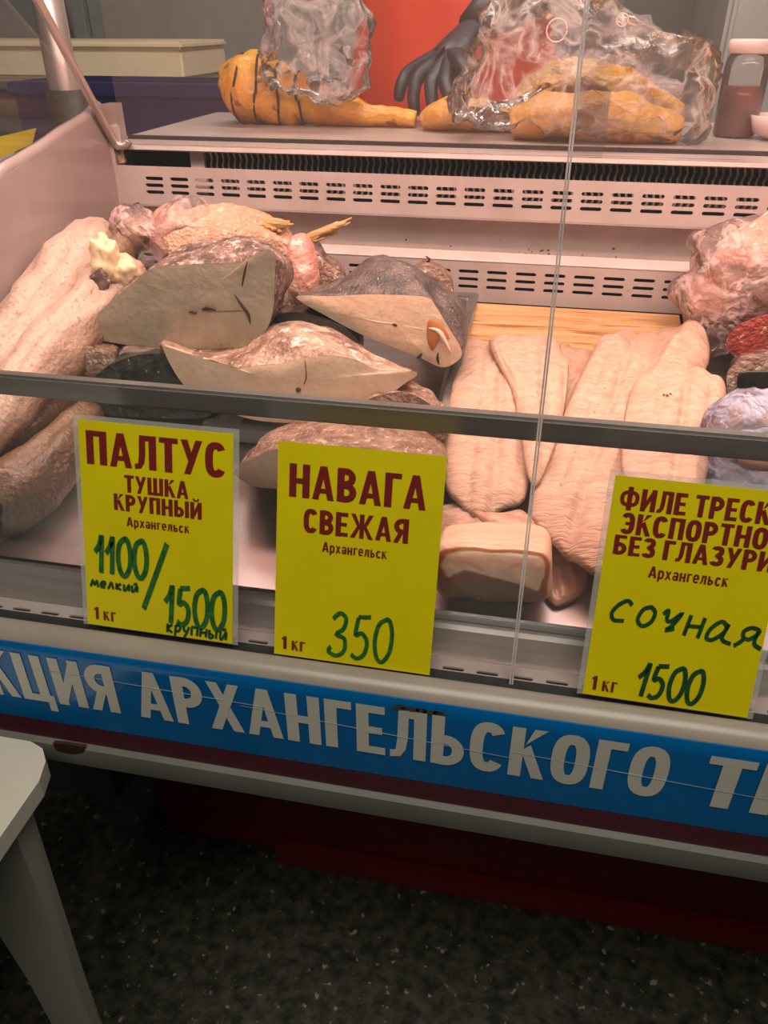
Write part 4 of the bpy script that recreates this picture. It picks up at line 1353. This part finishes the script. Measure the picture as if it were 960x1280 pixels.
whole_fish('pale fish lying crosswise under the redfish at the back', [Vector((x, .60, deckz(.60) + 0.052)) for x in (-.47, -.40, -.33, -.26, -.19, -.13)], [.020, .034, .040, .040, .034, .018], 'fish_pale', seed=35, tail=False)
f5 = whole_fish('dark-backed small fish behind, its frayed tail end sticking up', [(190, 279, .575), (176, 290, .555), (158, 305, .53), (138, 325, .50), (122, 345, .47)], [.015, .016, .019, .024, .020], 'fish_olive', seed=15, tail=False)
tb_ = bmesh.new()
for i in range(9):
    a = Y(184 + random.uniform(-5, 5), 283 + random.uniform(-3, 5), .572)
    tube(tb_, [a, a + Vector((random.uniform(-.006, .012), -.004, random.uniform(-.016, .014)))], [0.0035, 0.0008], n=6)
obj('frayed_tail', tb_, M['liver_cream'], f5)

# ------------------------------------------------------------------ redfish and pink bag behind the heap
t = thing('redfish', 'pinkish redfish with yellow fins lying behind the largest halibut steak', 'fish', Y(310, 330, .57))
bm = bmesh.new()
fish_body(bm, [Y(u, v, y) for u, v, y in [(210, 320, .53), (255, 306, .56), (300, 300, .585), (340, 304, .60), (368, 312, .60), (386, 302, .61)]], [.03, .044, .042, .030, .016, .010], flat=1.15, seed=20)
obj('body', bm, M['redfish_skin'], t)


def fin(name, base, tips, m, y, web=()):
    """ray fin: fan of rays from a base line to tips"""
    bm = bmesh.new()
    n = len(tips)
    for i, tp in enumerate(tips):
        k = i / max(1, n - 1)
        b0 = Vector(base[0]) * (1 - k) + Vector(base[1]) * k
        p, q = Y(b0.x, b0.y, y), Y(tp[0], tp[1], y + 0.01)
        tube(bm, [p, p * 0.5 + q * 0.5, q], [0.0065, 0.0055, 0.0014], n=7, flat=0.6)
    plate(bm, [Y(a_, b_, y - 0.002) for a_, b_ in web], (0, 0.004, 0))
    return obj(name, bm, m, t)


fin('tail_fin', ((376, 300), (384, 304)), [(405, 284), (422, 277), (440, 272), (438, 278), (430, 282), (426, 290), (408, 292)], M['fin_yellow'], .605, [(372, 300), (398, 288), (416, 279), (432, 276), (432, 280), (424, 285), (420, 290), (404, 294), (386, 308)])
fin('dorsal_fin', ((308, 276), (346, 288)), [(340, 271), (352, 274), (362, 276), (367, 280), (362, 284), (356, 288)], M['fin_yellow'], .585, [(296, 272), (330, 271), (350, 274), (362, 278), (358, 284), (346, 288), (318, 286)])
bm = bmesh.new()
lump(bm, Y(378, 342, .53), (0.024, 0.03, 0.050), 4, 0.2, 18, 4)
tag(obj('fish_piece', bm, M['pink_flesh']), 'pink fish piece standing between the largest steak and the redfish', 'fish piece')


def bag(name, label, cat, parts_fn, film_mat, outline, y0, depth, seed=0, amp=0.02, res=6, group=None, content=None, loc=None):
    """crumpled film around an outline (px at depth y0) blown up to a given depth"""
    o3 = spline([Y(*p, y0) for p in outline], 4)
    c = sum(o3, Vector()) / len(o3)
    t = thing(name, label, cat, Vector((c.x, y0, min(p.z for p in o3))), group)
    bm = bmesh.new()
    rr = []
    K = 14
    for k in range(-K, K + 1):
        s = k / K
        sc = math.sqrt(max(0.0, 1 - abs(s) ** 2.2)) * 0.97 + 0.03
        rr.append([c + Vector(((p.x - c.x) * sc, s * depth / 2, (p.z - c.z) * sc)) for p in o3])
    rings_mesh(bm, rr, cap_first=True, cap_last=True)
    bmesh.ops.recalc_face_normals(bm, faces=bm.faces[:])
    bm.normal_update()
    for v in bm.verts:
        a = v.co + Vector((seed, seed, -seed))
        e = amp * (0.5 - abs(noise.noise(a * 18)) * 1.6) + amp * 0.6 * (0.4 - abs(noise.noise(a * 42)) * 1.5)
        v.co += v.normal * e
    obj('film', bm, film_mat, t)
    if content:
        content(t)
    return t


def pink_in(t):
    bm = bmesh.new()
    lump(bm, Y(222, 302, .55), (0.045, 0.03, 0.045), 4, 0.25, 16, 1)
    lump(bm, Y(172, 290, .58), (0.030, 0.02, 0.026), 4, 0.3, 20, 6)
    obj('pink_fish', bm, M['pink_flesh'], t)


bag('fish_bag', 'crumpled pink plastic bag of fish in the back left corner', 'bag', None, M['bag_pink'], [(150, 330), (146, 290), (150, 260), (172, 268), (196, 272), (212, 256), (232, 248), (250, 255), (268, 280), (276, 310), (250, 335), (200, 348)], .56, 0.09, 1, 0.012, content=pink_in)


def right_in(t):
    bm = bmesh.new()
    lump(bm, Y(975, 330, .59), (0.080, 0.05, 0.066), 5, 0.18, 14, 2, 0.10)
    lump(bm, Y(900, 372, .60), (0.042, 0.03, 0.034), 4, 0.25, 18, 5, 0.1)
    obj('pink_fillet', bm, M['pink_flesh'], t)


bag('fillet_bag', 'clear plastic bag of pink fillets at the right edge behind the board', 'bag', None, M['bag_pink'], [(866, 300), (884, 290), (920, 282), (960, 268), (1030, 262), (1080, 330), (1060, 400), (980, 412), (920, 428), (885, 440), (860, 405), (842, 372), (852, 352), (868, 335)], .60, 0.12, 5, 0.014, content=right_in)
chunk('fish_steak', 'reddish fish steak below the clear bag at the right edge', 'fish steak', [
    (0.50, [(908, 432), (914, 414), (935, 400), (965, 392), (1010, 396), (1030, 420), (1010, 448), (960, 452), (925, 450)]),
    (0.58, [(912, 418), (922, 402), (945, 390), (970, 382), (1010, 386), (1025, 405), (1010, 430), (960, 436), (928, 434)])],
    M['halibut_skin'], M['red_flesh'], amp=0.004)
hs = chunk('fish_steak', 'hollow fish steak ring with its cavity shade painted black at the right edge above the bluish bag', 'fish steak', [
    (0.43, [(908, 478), (912, 460), (932, 450), (965, 448), (1005, 456), (1015, 480), (1000, 506), (950, 512), (915, 500)]),
    (0.495, [(912, 462), (920, 446), (940, 438), (968, 437), (1000, 444), (1010, 466), (1000, 488), (950, 494), (918, 482)])],
    M['halibut_skin'], M['belly_skin'], amp=0.004)
cv = bmesh.new()
cp = [Y(u, v, 0.4235) for u, v in [(922, 478), (926, 466), (950, 464), (985, 468), (995, 484), (980, 494), (945, 494), (924, 490)]]
cc = sum(cp, Vector()) / len(cp)
cs = spline(cp, 4)
rings_mesh(cv, [[cc + (p - cc) * k + Vector((0, dy, 0)) for p in cs] for k, dy in ((1.0, 0.002), (0.97, 0.0), (0.85, -0.0002), (0.5, -0.0003))], cap_last=True)
bmesh.ops.recalc_face_normals(cv, faces=cv.faces[:])
obj('cavity', cv, M['black_skin'], hs)  # black disc laid on the cut face as the shade of the hollow


def blue_in(t):
    bm = bmesh.new()
    lump(bm, Y(945, 545, .27), (0.042, 0.06, 0.035), 4, 0.2, 18, 3)
    obj('wrapped_fillet', bm, M['cod_flesh'], t)


bag('fillet_bag', 'bluish plastic bag of fillets in front at the right edge', 'bag', None, M['bag_blue'], [(872, 595), (880, 545), (895, 510), (925, 492), (965, 488), (1010, 500), (1020, 560), (1000, 630), (920, 636), (880, 628)], .27, 0.10, 9, 0.010, content=blue_in)
bag('bag_corner', 'loose bluish bag corner under the short cod fillet', 'bag', None, M['bag_blue'], [(842, 570), (862, 562), (884, 566), (890, 600), (878, 630), (860, 640), (850, 610)], .27, 0.03, 14, 0.006)

# ------------------------------------------------------------------ on the rear worktop
WT = 1.2052


def worktop_fish(label, u0, v0, u1, v1, r, y, m, seed, rings_n=0, flat=0.8, group='smoked fish on the rear worktop', prof=(.5, .9, 1.0, .95, .7, .4)):
    a, b2 = Y(u0, v0, y), Y(u1, v1, y)
    a.z = b2.z = WT + r * flat * 1.0
    P_ = [a * (1 - k / 5) + b2 * (k / 5) for k in range(6)]
    for i, p in enumerate(P_):
        p.z = WT + r * flat * prof[i] * 0.98
    t = thing('smoked_fish', label, 'smoked fish', Vector((P_[2].x, P_[2].y, WT)), group)
    bm = bmesh.new()
    fish_body(bm, P_, [r * k for k in prof], n=22, flat=flat, seed=seed)
    obj('body', bm, M[m], t)
    for i in range(rings_n):
        k = (i + 0.7) / (rings_n + 0.6)
        p = a * (1 - k) + b2 * k
        kk = k * 5
        i0 = min(4, int(kk))
        rr = r * (prof[i0] * (1 - (kk - i0)) + prof[i0 + 1] * (kk - i0)) * 1.05
        p.z = WT + rr * flat * 0.95
        d = (b2 - a).normalized()
        s = d.cross(Vector((0, 0, 1)))
        bm = bmesh.new()
        tube(bm, [p + s * rr * math.cos(q * math.pi / 12) + Vector((0, 0, rr * flat * math.sin(q * math.pi / 12))) + d * 0.006 * math.sin(q * .5 + i) for q in range(25)], 0.0022, n=6)
        obj('twine', bm, M['twine'], t)
    return t


worktop_fish('golden smoked fish tied with dark twine at the left of the worktop', 291, 125, 402, 130, 0.066, 1.06, 'smoked_gold', 31, 4, 0.92, prof=(.75, 1.0, .92, .8, .72, .6))
worktop_fish('smoked fish tail running under the gloved hand', 392, 135, 520, 135, 0.034, 1.05, 'smoked_gold', 32, 0, 0.8, prof=(.9, 1, .9, .7, .6, .5))
worktop_fish('flat smoked fish under the gloved fingers', 528, 140, 650, 140, 0.045, 1.02, 'smoked_amber', 33, 0, 0.62)
worktop_fish('smoked fish lying in the clear bag behind the glass joint', 640, 150, 850, 160, 0.058, 0.93, 'smoked_amber', 34, 0, 0.62, prof=(.6, .95, 1.0, 1.0, .8, .5))
worktop_fish('smoked fish at the back of the clear bag, beside the red jar', 650, 130, 850, 140, 0.055, 1.07, 'smoked_gold', 35, 0, 1.0, prof=(.6, 1.0, 1.0, .9, .7, .4))
bag('plastic_bag', 'tall clear plastic bag held up above the golden smoked fish', 'bag', None, M['bag_clear'], [(346, -70), (340, 10), (334, 55), (325, 84), (345, 104), (385, 118), (430, 125), (450, 115), (460, 60), (458, 0), (450, -70)], 1.0, 0.10, 21, 0.026)
bag('plastic_bag', 'wide clear plastic bag around smoked fish in front of the red jar', 'bag', None, M['bag_clear'], [(565, 140), (590, 70), (606, 20), (640, -20), (700, -20), (760, 0), (820, 40), (885, 60), (892, 110), (876, 166), (840, 166), (760, 163), (680, 160), (640, 154), (600, 150)], 0.92, 0.20, 27, 0.022)
j = Y(917, 165, 1.03)
jar = thing('sauce_jar', 'jar of red sauce with pale lid on the worktop at the right', 'jar', Vector((j.x, 1.03, WT)))
obj('glass', lathe(bmesh.new(), [(0.030, 0), (0.034, 0.004), (0.036, 0.10), (0.034, 0.115), (0.028, 0.125)], (j.x, 1.03, WT), 24), M['jar_glass'], jar)
obj('sauce', lathe(bmesh.new(), [(0.028, 0.003), (0.033, 0.006), (0.034, 0.06), (0.033, 0.075)], (j.x, 1.03, WT), 24), M['jar_red'], jar)
obj('lid', lathe(bmesh.new(), [(0.033, 0.122), (0.036, 0.124), (0.036, 0.140), (0.033, 0.142)], (j.x, 1.03, WT), 24), M['jar_lid'], jar)
j = Y(958, 160, 1.0)
bowl_t = obj('bowl', lathe(bmesh.new(), [(0.02, 0), (0.04, 0.01), (0.05, 0.035), (0.047, 0.036), (0.036, 0.014), (0.004, 0.006)], (j.x + 0.02, 1.0, WT), 24), M['jar_lid'])
tag(bowl_t, 'small pale bowl on the worktop right of the red jar', 'bowl')

# ------------------------------------------------------------------ behind the counter
p = Y(230, 100, 1.9)
top = p.z
bc_ = thing('back_counter', 'long dark cabinet against the wall behind the worktop', 'cabinet', (-0.9, 2.2, 0))
obj('body', BX(-2.6, 0.0, 1.75, 2.5, 0.05, top - 0.02, bev=0.004), M['cabinet_grey'], bc_, smooth=False)
obj('top', BX(-2.62, 0.02, 1.73, 2.52, top - 0.02, top, bev=0.003), M['cabinet_grey'], bc_, smooth=False)
for i in range(4):
    x0 = -2.58 + i * 0.645
    dd_ = obj('door', BX(x0, x0 + 0.62, 1.738, 1.75, 0.1, top - 0.05, bev=0.003), M['cabinet_grey'], bc_, smooth=False)
    obj('handle', BX(x0 + 0.54, x0 + 0.56, 1.72, 1.738, top - 0.3, top - 0.15, bev=0.003), M['chrome'], dd_, smooth=False)
bt = thing('foam_box', 'long cream foam box on the dark cabinet at the left', 'box', (-1.2, 2.05, top))
obj('box', BX(-1.75, p.x, 1.9, 2.25, top, Y(230, 62, 1.9).z, bev=0.008), M['foam_cream'], bt, smooth=False)
obj('lid', BX(-1.755, p.x + 0.005, 1.895, 2.255, Y(230, 62, 1.9).z, Y(230, 52, 1.9).z, bev=0.006), M['foam_cream'], bt, smooth=False)
a, b2 = Y(205, 150, 1.45), Y(305, 150, 1.45)
ct = thing('plastic_crate', 'dark bluish plastic crate behind the worktop at the left', 'crate', ((a.x + b2.x) / 2, 1.6, 0))
zc = Y(250, 105, 1.45).z
crb = bmesh.new()
for (x0, x1, y0, y1) in ((-1.15, b2.x, 1.45, 1.465), (-1.15, b2.x, 1.685, 1.70), (-1.15, -1.135, 1.465, 1.685), (b2.x - 0.015, b2.x, 1.465, 1.685)):
    box(crb, x0, x1, y0, y1, 0.75, zc)
box(crb, -1.15, b2.x, 1.45, 1.70, 0.74, 0.75)
obj('box', crb, M['crate_blue'], ct, smooth=False)
obj('rim', BX(-1.16, b2.x + 0.01, 1.44, 1.451, zc - 0.03, zc, bev=0.003), M['crate_blue'], ct, smooth=False)
obj('stand', BX(-1.1, b2.x - 0.02, 1.47, 1.68, 0.0, 0.74), M['cabinet_grey'], ct, smooth=False)
wd_ = thing('steel_wall_unit', 'tall steel wall unit in the background above the foam box', 'cabinet', (-1.0, 3.4, 0))
obj('body', BX(-2.8, -0.05, 3.2, 3.6, 0, 2.4), M['cabinet_steel'], wd_, smooth=False)
for i in range(3):
    x0 = -2.78 + i * 0.91
    dd_ = obj('door', BX(x0, x0 + 0.89, 3.18, 3.2, 0.05, 2.35, bev=0.006), M['cabinet_steel'], wd_, smooth=False)
    obj('handle', tube(bmesh.new(), [(x0 + 0.83, 3.16, 1.1), (x0 + 0.83, 3.16, 1.9)], 0.012, n=10), M['chrome'], dd_)
wd2 = thing('refrigerator_cabinet', 'pinkish grey refrigerator cabinet in the background at the right', 'cabinet', (1.2, 2.6, 0))
obj('body', BX(0.62, 2.2, 2.2, 2.9, 0, 2.1, bev=0.01), M['cabinet_steel'], wd2, smooth=False)
for x0 in (0.63, 1.42):
    dd_ = obj('door', BX(x0, x0 + 0.77, 2.17, 2.2, 0.1, 2.05, bev=0.01), M['cabinet_steel'], wd2, smooth=False)
    obj('handle', tube(bmesh.new(), [(x0 + 0.7, 2.14, 0.9), (x0 + 0.7, 2.14, 1.35)], 0.012, n=10), M['chrome'], dd_)
# steel post with black sleeve beyond the side glass
pc = Y(81, 112, 0.90)
po = thing('steel_post', 'steel post with black sleeve beyond the side glass', 'post', (pc.x, 0.90, 0))
obj('shaft', tube(bmesh.new(), [(pc.x, 0.90, 0), (pc.x, 0.90, 2.3)], 0.026, n=20), M['chrome'], po)
obj('sleeve', tube(bmesh.new(), [(pc.x, 0.90, 0.9), (pc.x, 0.90, pc.z)], 0.035, n=20), M['black_rubber'], po)
# next counter to the left with its yellow card
nc = thing('neighbouring_counter', 'dark neighbouring counter beyond the left side glass', 'counter', (-1.2, 0.5, 0))
obj('body', BX(-1.62, CX0 - 0.03, 0.10, 0.84, 0.715, 1.05, bev=0.004), M['cabinet_grey'], nc, smooth=False)
obj('plinth', BX(-1.6, CX0 - 0.05, 0.40, 0.82, 0, 0.715), M['cabinet_grey'], nc, smooth=False)
obj('glass_shelf', BX(-1.62, CX0 - 0.03, 0.55, 0.84, 1.165, 1.172), M['glass_edge'], nc, smooth=False)
obj('shelf_support', BX(-1.6, CX0 - 0.05, 0.81, 0.83, 1.05, 1.165), M['cabinet_grey'], nc, smooth=False)
yc = [Y(-6, 200, .62), Y(-6, 172, .62), Y(45, 160, .62), Y(40, 180, .62)]
cardn = obj('price_card', plate(bmesh.new(), yc, (0, 0.001, 0)), M['card_yellow'], None, smooth=False)
tag(cardn, 'yellow card seen through the left side glass', 'price card')

# ------------------------------------------------------------------ the vendor
def skin_mesh(name, joints, edges, m, parent=None, sub=2, root=0):
    me = bpy.data.meshes.new(name)
    me.from_pydata([j[0] for j in joints], edges, [])
    o = bpy.data.objects.new(name, me)
    COL.objects.link(o)
    sm = o.modifiers.new('skin', 'SKIN')
    sm.use_smooth_shade = True
    for i, jn in enumerate(joints):
        r = jn[1]
        me.skin_vertices[0].data[i].radius = r if isinstance(r, tuple) else (r, r)
        me.skin_vertices[0].data[i].use_root = (i == root)
    sb = o.modifiers.new('sub', 'SUBSURF')
    sb.levels = sb.render_levels = sub
    dg = bpy.context.evaluated_depsgraph_get()
    dg.update()
    m2 = bpy.data.meshes.new_from_object(o.evaluated_get(dg))
    bpy.data.objects.remove(o)
    bm = bmesh.new()
    bm.from_mesh(m2)
    bpy.data.meshes.remove(m2)
    return obj(name, bm, m, parent)


VX, VY = -0.06, 1.50
hand = Y(530, 112, 1.09)                    # knuckles of the reaching hand
wrist = Y(596, 32, 1.22)
elbow = Vector((0.19, 1.36, 1.46))
sh = Vector((VX + 0.19, VY, 1.60))
vz = 0.22                                   # raised floor behind the counter
vend = thing('person', 'vendor in red apron and dark gloves reaching over the smoked fish', 'person', (VX, VY, vz))
platf = obj('duckboard', BX(-0.34, 1.3, 1.2, 1.7, 0.0, vz, bev=0.004), M['cabinet_grey'], None, smooth=False)
tag(platf, 'raised duckboard behind the counter under the vendor', 'platform')
J = [(Vector((VX, VY, 1.08)), (0.15, 0.11)), (Vector((VX, VY, 1.30)), (0.145, 0.105)), (Vector((VX, VY - 0.01, 1.50)), (0.16, 0.11)),
     (Vector((VX, VY - 0.01, 1.62)), (0.11, 0.085)), (Vector((VX, VY - 0.02, 1.70)), (0.055, 0.055)), (Vector((VX, VY - 0.03, 1.78)), (0.075, 0.085)), (Vector((VX, VY - 0.03, 1.88)), (0.078, 0.095)), (Vector((VX, VY - 0.02, 1.95)), (0.045, 0.055)),
     (sh, (0.068, 0.068)), (elbow, (0.050, 0.050)), (wrist, (0.036, 0.036)),
     (Vector((VX - 0.19, VY, 1.60)), (0.068, 0.068)), (Vector((VX - 0.30, VY - 0.06, 1.42)), (0.050, 0.050)), (Vector((-0.26, 1.10, 1.54)), (0.034, 0.034)),
     (Vector((VX + 0.10, VY, 0.98)), (0.095, 0.10)), (Vector((VX + 0.11, VY - 0.01, 0.66)), (0.062, 0.065)), (Vector((VX + 0.11, VY + 0.02, 0.31)), (0.045, 0.045)), (Vector((VX + 0.11, VY - 0.10, 0.265)), (0.042, 0.03)),
     (Vector((VX - 0.10, VY, 0.98)), (0.095, 0.10)), (Vector((VX - 0.11, VY - 0.01, 0.66)), (0.062, 0.065)), (Vector((VX - 0.11, VY + 0.02, 0.31)), (0.045, 0.045)), (Vector((VX - 0.11, VY - 0.10, 0.265)), (0.042, 0.03))]
E_ = [(0, 1), (1, 2), (2, 3), (3, 4), (4, 5), (5, 6), (6, 7), (3, 8), (8, 9), (9, 10), (3, 11), (11, 12), (12, 13), (0, 14), (14, 15), (15, 16), (16, 17), (0, 18), (18, 19), (19, 20), (20, 21)]
body = skin_mesh('body', J, E_, M['sweater'], vend)
bm_ = body.data
bm_.materials.append(M['body_skin'])
bm_.materials.append(M['trousers'])
off = wpos(body)
for pgn in bm_.polygons:
    zc_ = pgn.center.z + off.z
    if zc_ > 1.70 and abs(pgn.center.x + off.x - VX) < 0.13:
        pgn.material_index = 1
    elif zc_ < 1.02:
        pgn.material_index = 2
hc = Vector((VX, VY - 0.03, 1.86))
hr = bmesh.new()
lump(hr, hc + Vector((0, 0.03, 0.035)), (0.092, 0.105, 0.105), 4, 0.06, 20)
obj('hair', hr, M['hair'], vend)
for s_ in (-1, 1):
    e = bmesh.new()
    lump(e, hc + Vector((s_ * 0.032, -0.083, -0.015)), 0.012, 3, 0)
    obj('eye', e, M['eye_white'], vend)
    e = bmesh.new()
    lump(e, hc + Vector((s_ * 0.084, 0.0, -0.03)), (0.012, 0.02, 0.03), 3, 0)
    obj('ear', e, M['body_skin'], vend)
e = bmesh.new()
lump(e, hc + Vector((0, -0.098, -0.045)), (0.014, 0.02, 0.026), 3, 0)
obj('nose', e, M['body_skin'], vend)
e = bmesh.new()
lump(e, hc + Vector((0, -0.085, -0.083)), (0.026, 0.01, 0.008), 3, 0)
obj('mouth', e, M['lip'], vend)
# apron: a curved sheet in front of the trunk
ap = bmesh.new()
rowsz = [0.62, 0.9, 1.1, 1.25, 1.38, 1.50, 1.58]
wid = [0.27, 0.27, 0.255, 0.235, 0.21, 0.17, 0.13]
fr = []
for z, wv in zip(rowsz, wid):
    row = []
    for q in range(15):
        a = -1 + 2 * q / 14
        row.append(Vector((VX + a * wv, VY - 0.150 + 0.11 * a * a + 0.006 * math.sin(a * 9 + z * 7), z)))
    fr.append(row)
F_ = [[ap.verts.new(p) for p in r] for r in fr]
K_ = [[ap.verts.new(p + Vector((0, 0.004, 0))) for p in r] for r in fr]
for i in range(len(fr) - 1):
    for q in range(14):
        ap.faces.new((F_[i][q], F_[i][q + 1], F_[i + 1][q + 1], F_[i + 1][q]))
        ap.faces.new((K_[i][q + 1], K_[i][q], K_[i + 1][q], K_[i + 1][q + 1]))
label_part(obj('apron', ap, M['apron_red'], vend), 'bright red apron')
for s_ in (-1, 1):
    st = bmesh.new()
    tube(st, spline([(VX + s_ * 0.12, VY - 0.135, 1.57), (VX + s_ * 0.10, VY - 0.10, 1.68), (VX + s_ * 0.06, VY + 0.05, 1.72)], 5, False), 0.008, n=8, flat=0.5)
    obj('apron_strap', st, M['apron_red'], vend)


def glove(wr, palm, fingers, thumb, flare):
    """gloved hand: wrist, palm, four bent fingers and a thumb grown as one skin"""
    J = [(wr, (0.030, 0.026)), (wr * 0.45 + palm * 0.55, (0.036, 0.022))]
    E = [(0, 1)]
    for kn, mid, tip in fingers:
        i = len(J)
        J += [(kn, 0.0145), (kn * 0.5 + mid * 0.5, 0.0130), (mid, 0.0130), (mid * 0.4 + tip * 0.6, 0.0115), (tip, 0.0090)]
        E += [(1, i), (i, i + 1), (i + 1, i + 2), (i + 2, i + 3), (i + 3, i + 4)]
    b0, mid, tip = thumb
    i = len(J)
    J += [(b0, 0.0150), (mid, 0.0130), (tip, 0.0095)]
    E += [(1, i), (i, i + 1), (i + 1, i + 2)]
    o = skin_mesh('glove', J, E, M['glove'], vend, sub=2)
    cf = bmesh.new()
    d = (wr - palm).normalized()
    tube(cf, [wr - d * 0.01, wr + d * 0.03, wr + d * 0.06], [0.034, 0.037, flare], n=18)
    obj('cuff', cf, M['glove'], o)
    return o


palm = Y(556, 78, 1.13)
F1 = [((508, 92), (500, 110), (498, 128), 1.15), ((520, 98), (516, 122), (520, 147), 1.10), ((538, 104), (540, 128), (545, 151), 1.07), ((556, 104), (562, 122), (562, 138), 1.05)]
glove(wrist, palm, [(Y(*k, y), Y(*m_, y - 0.025), Y(*t_, y - 0.03)) for k, m_, t_, y in F1],
      (Y(574, 78, 1.06), Y(586, 98, 1.03), Y(584, 116, 1.01)), 0.040)
w2 = Vector((-0.26, 1.10, 1.54))
p2 = w2 + Vector((0.03, -0.07, -0.01))
glove(w2, p2, [(p2 + Vector((0.03, -0.03, 0.03 - 0.022 * i)), p2 + Vector((0.055, -0.05, 0.03 - 0.022 * i)), p2 + Vector((0.050, -0.02, 0.025 - 0.022 * i))) for i in range(4)],
      (p2 + Vector((0.01, 0.0, 0.045)), p2 + Vector((0.04, -0.005, 0.05)), p2 + Vector((0.06, -0.02, 0.04))), 0.04)

# ------------------------------------------------------------------ the table at the left
tt = thing('table', 'pale grey plastic table at the lower left, in front of the counter', 'table', (-0.5, -0.32, 0))
tp = [(-0.90, -0.062), (-0.279, -0.062), (-0.262, -0.068), (-0.250, -0.082), (-0.243, -0.105), (-0.243, -0.56), (-0.26, -0.58), (-0.90, -0.58)]
bm = plate(bmesh.new(), [(x, y, 0.728) for x, y in tp], (0, 0, 0.022))
obj('table_top', bm, M['table_white'], tt, smooth=False)


def tleg(cx, cy, sx, sy, rot=0):
    bm = bmesh.new()
    rows = []
    for z, a in ((0.728, 0.105), (0.40, 0.066), (0.0, 0.044)):
        xo = cx
        x0, x1 = xo, xo + sx * a
        rows.append([Vector((x0, cy, z)), Vector((x1, cy, z)), Vector((x1, cy + sy * a * 0.35, z)), Vector((x0 + sx * 0.006, cy + sy * a * 0.35, z)), ])
    rings_mesh(bm, rows, cap_first=True, cap_last=True)
    bmesh.ops.recalc_face_normals(bm, faces=bm.faces[:])
    return bm


for cx, cy, sx, sy in ((-0.268, -0.13, -1, 1), (-0.268, -0.52, -1, -1), (-0.87, -0.13, 1, 1), (-0.87, -0.52, 1, -1)):
    obj('leg', tleg(cx, cy, sx, sy), M['table_leg'], tt, smooth=False)
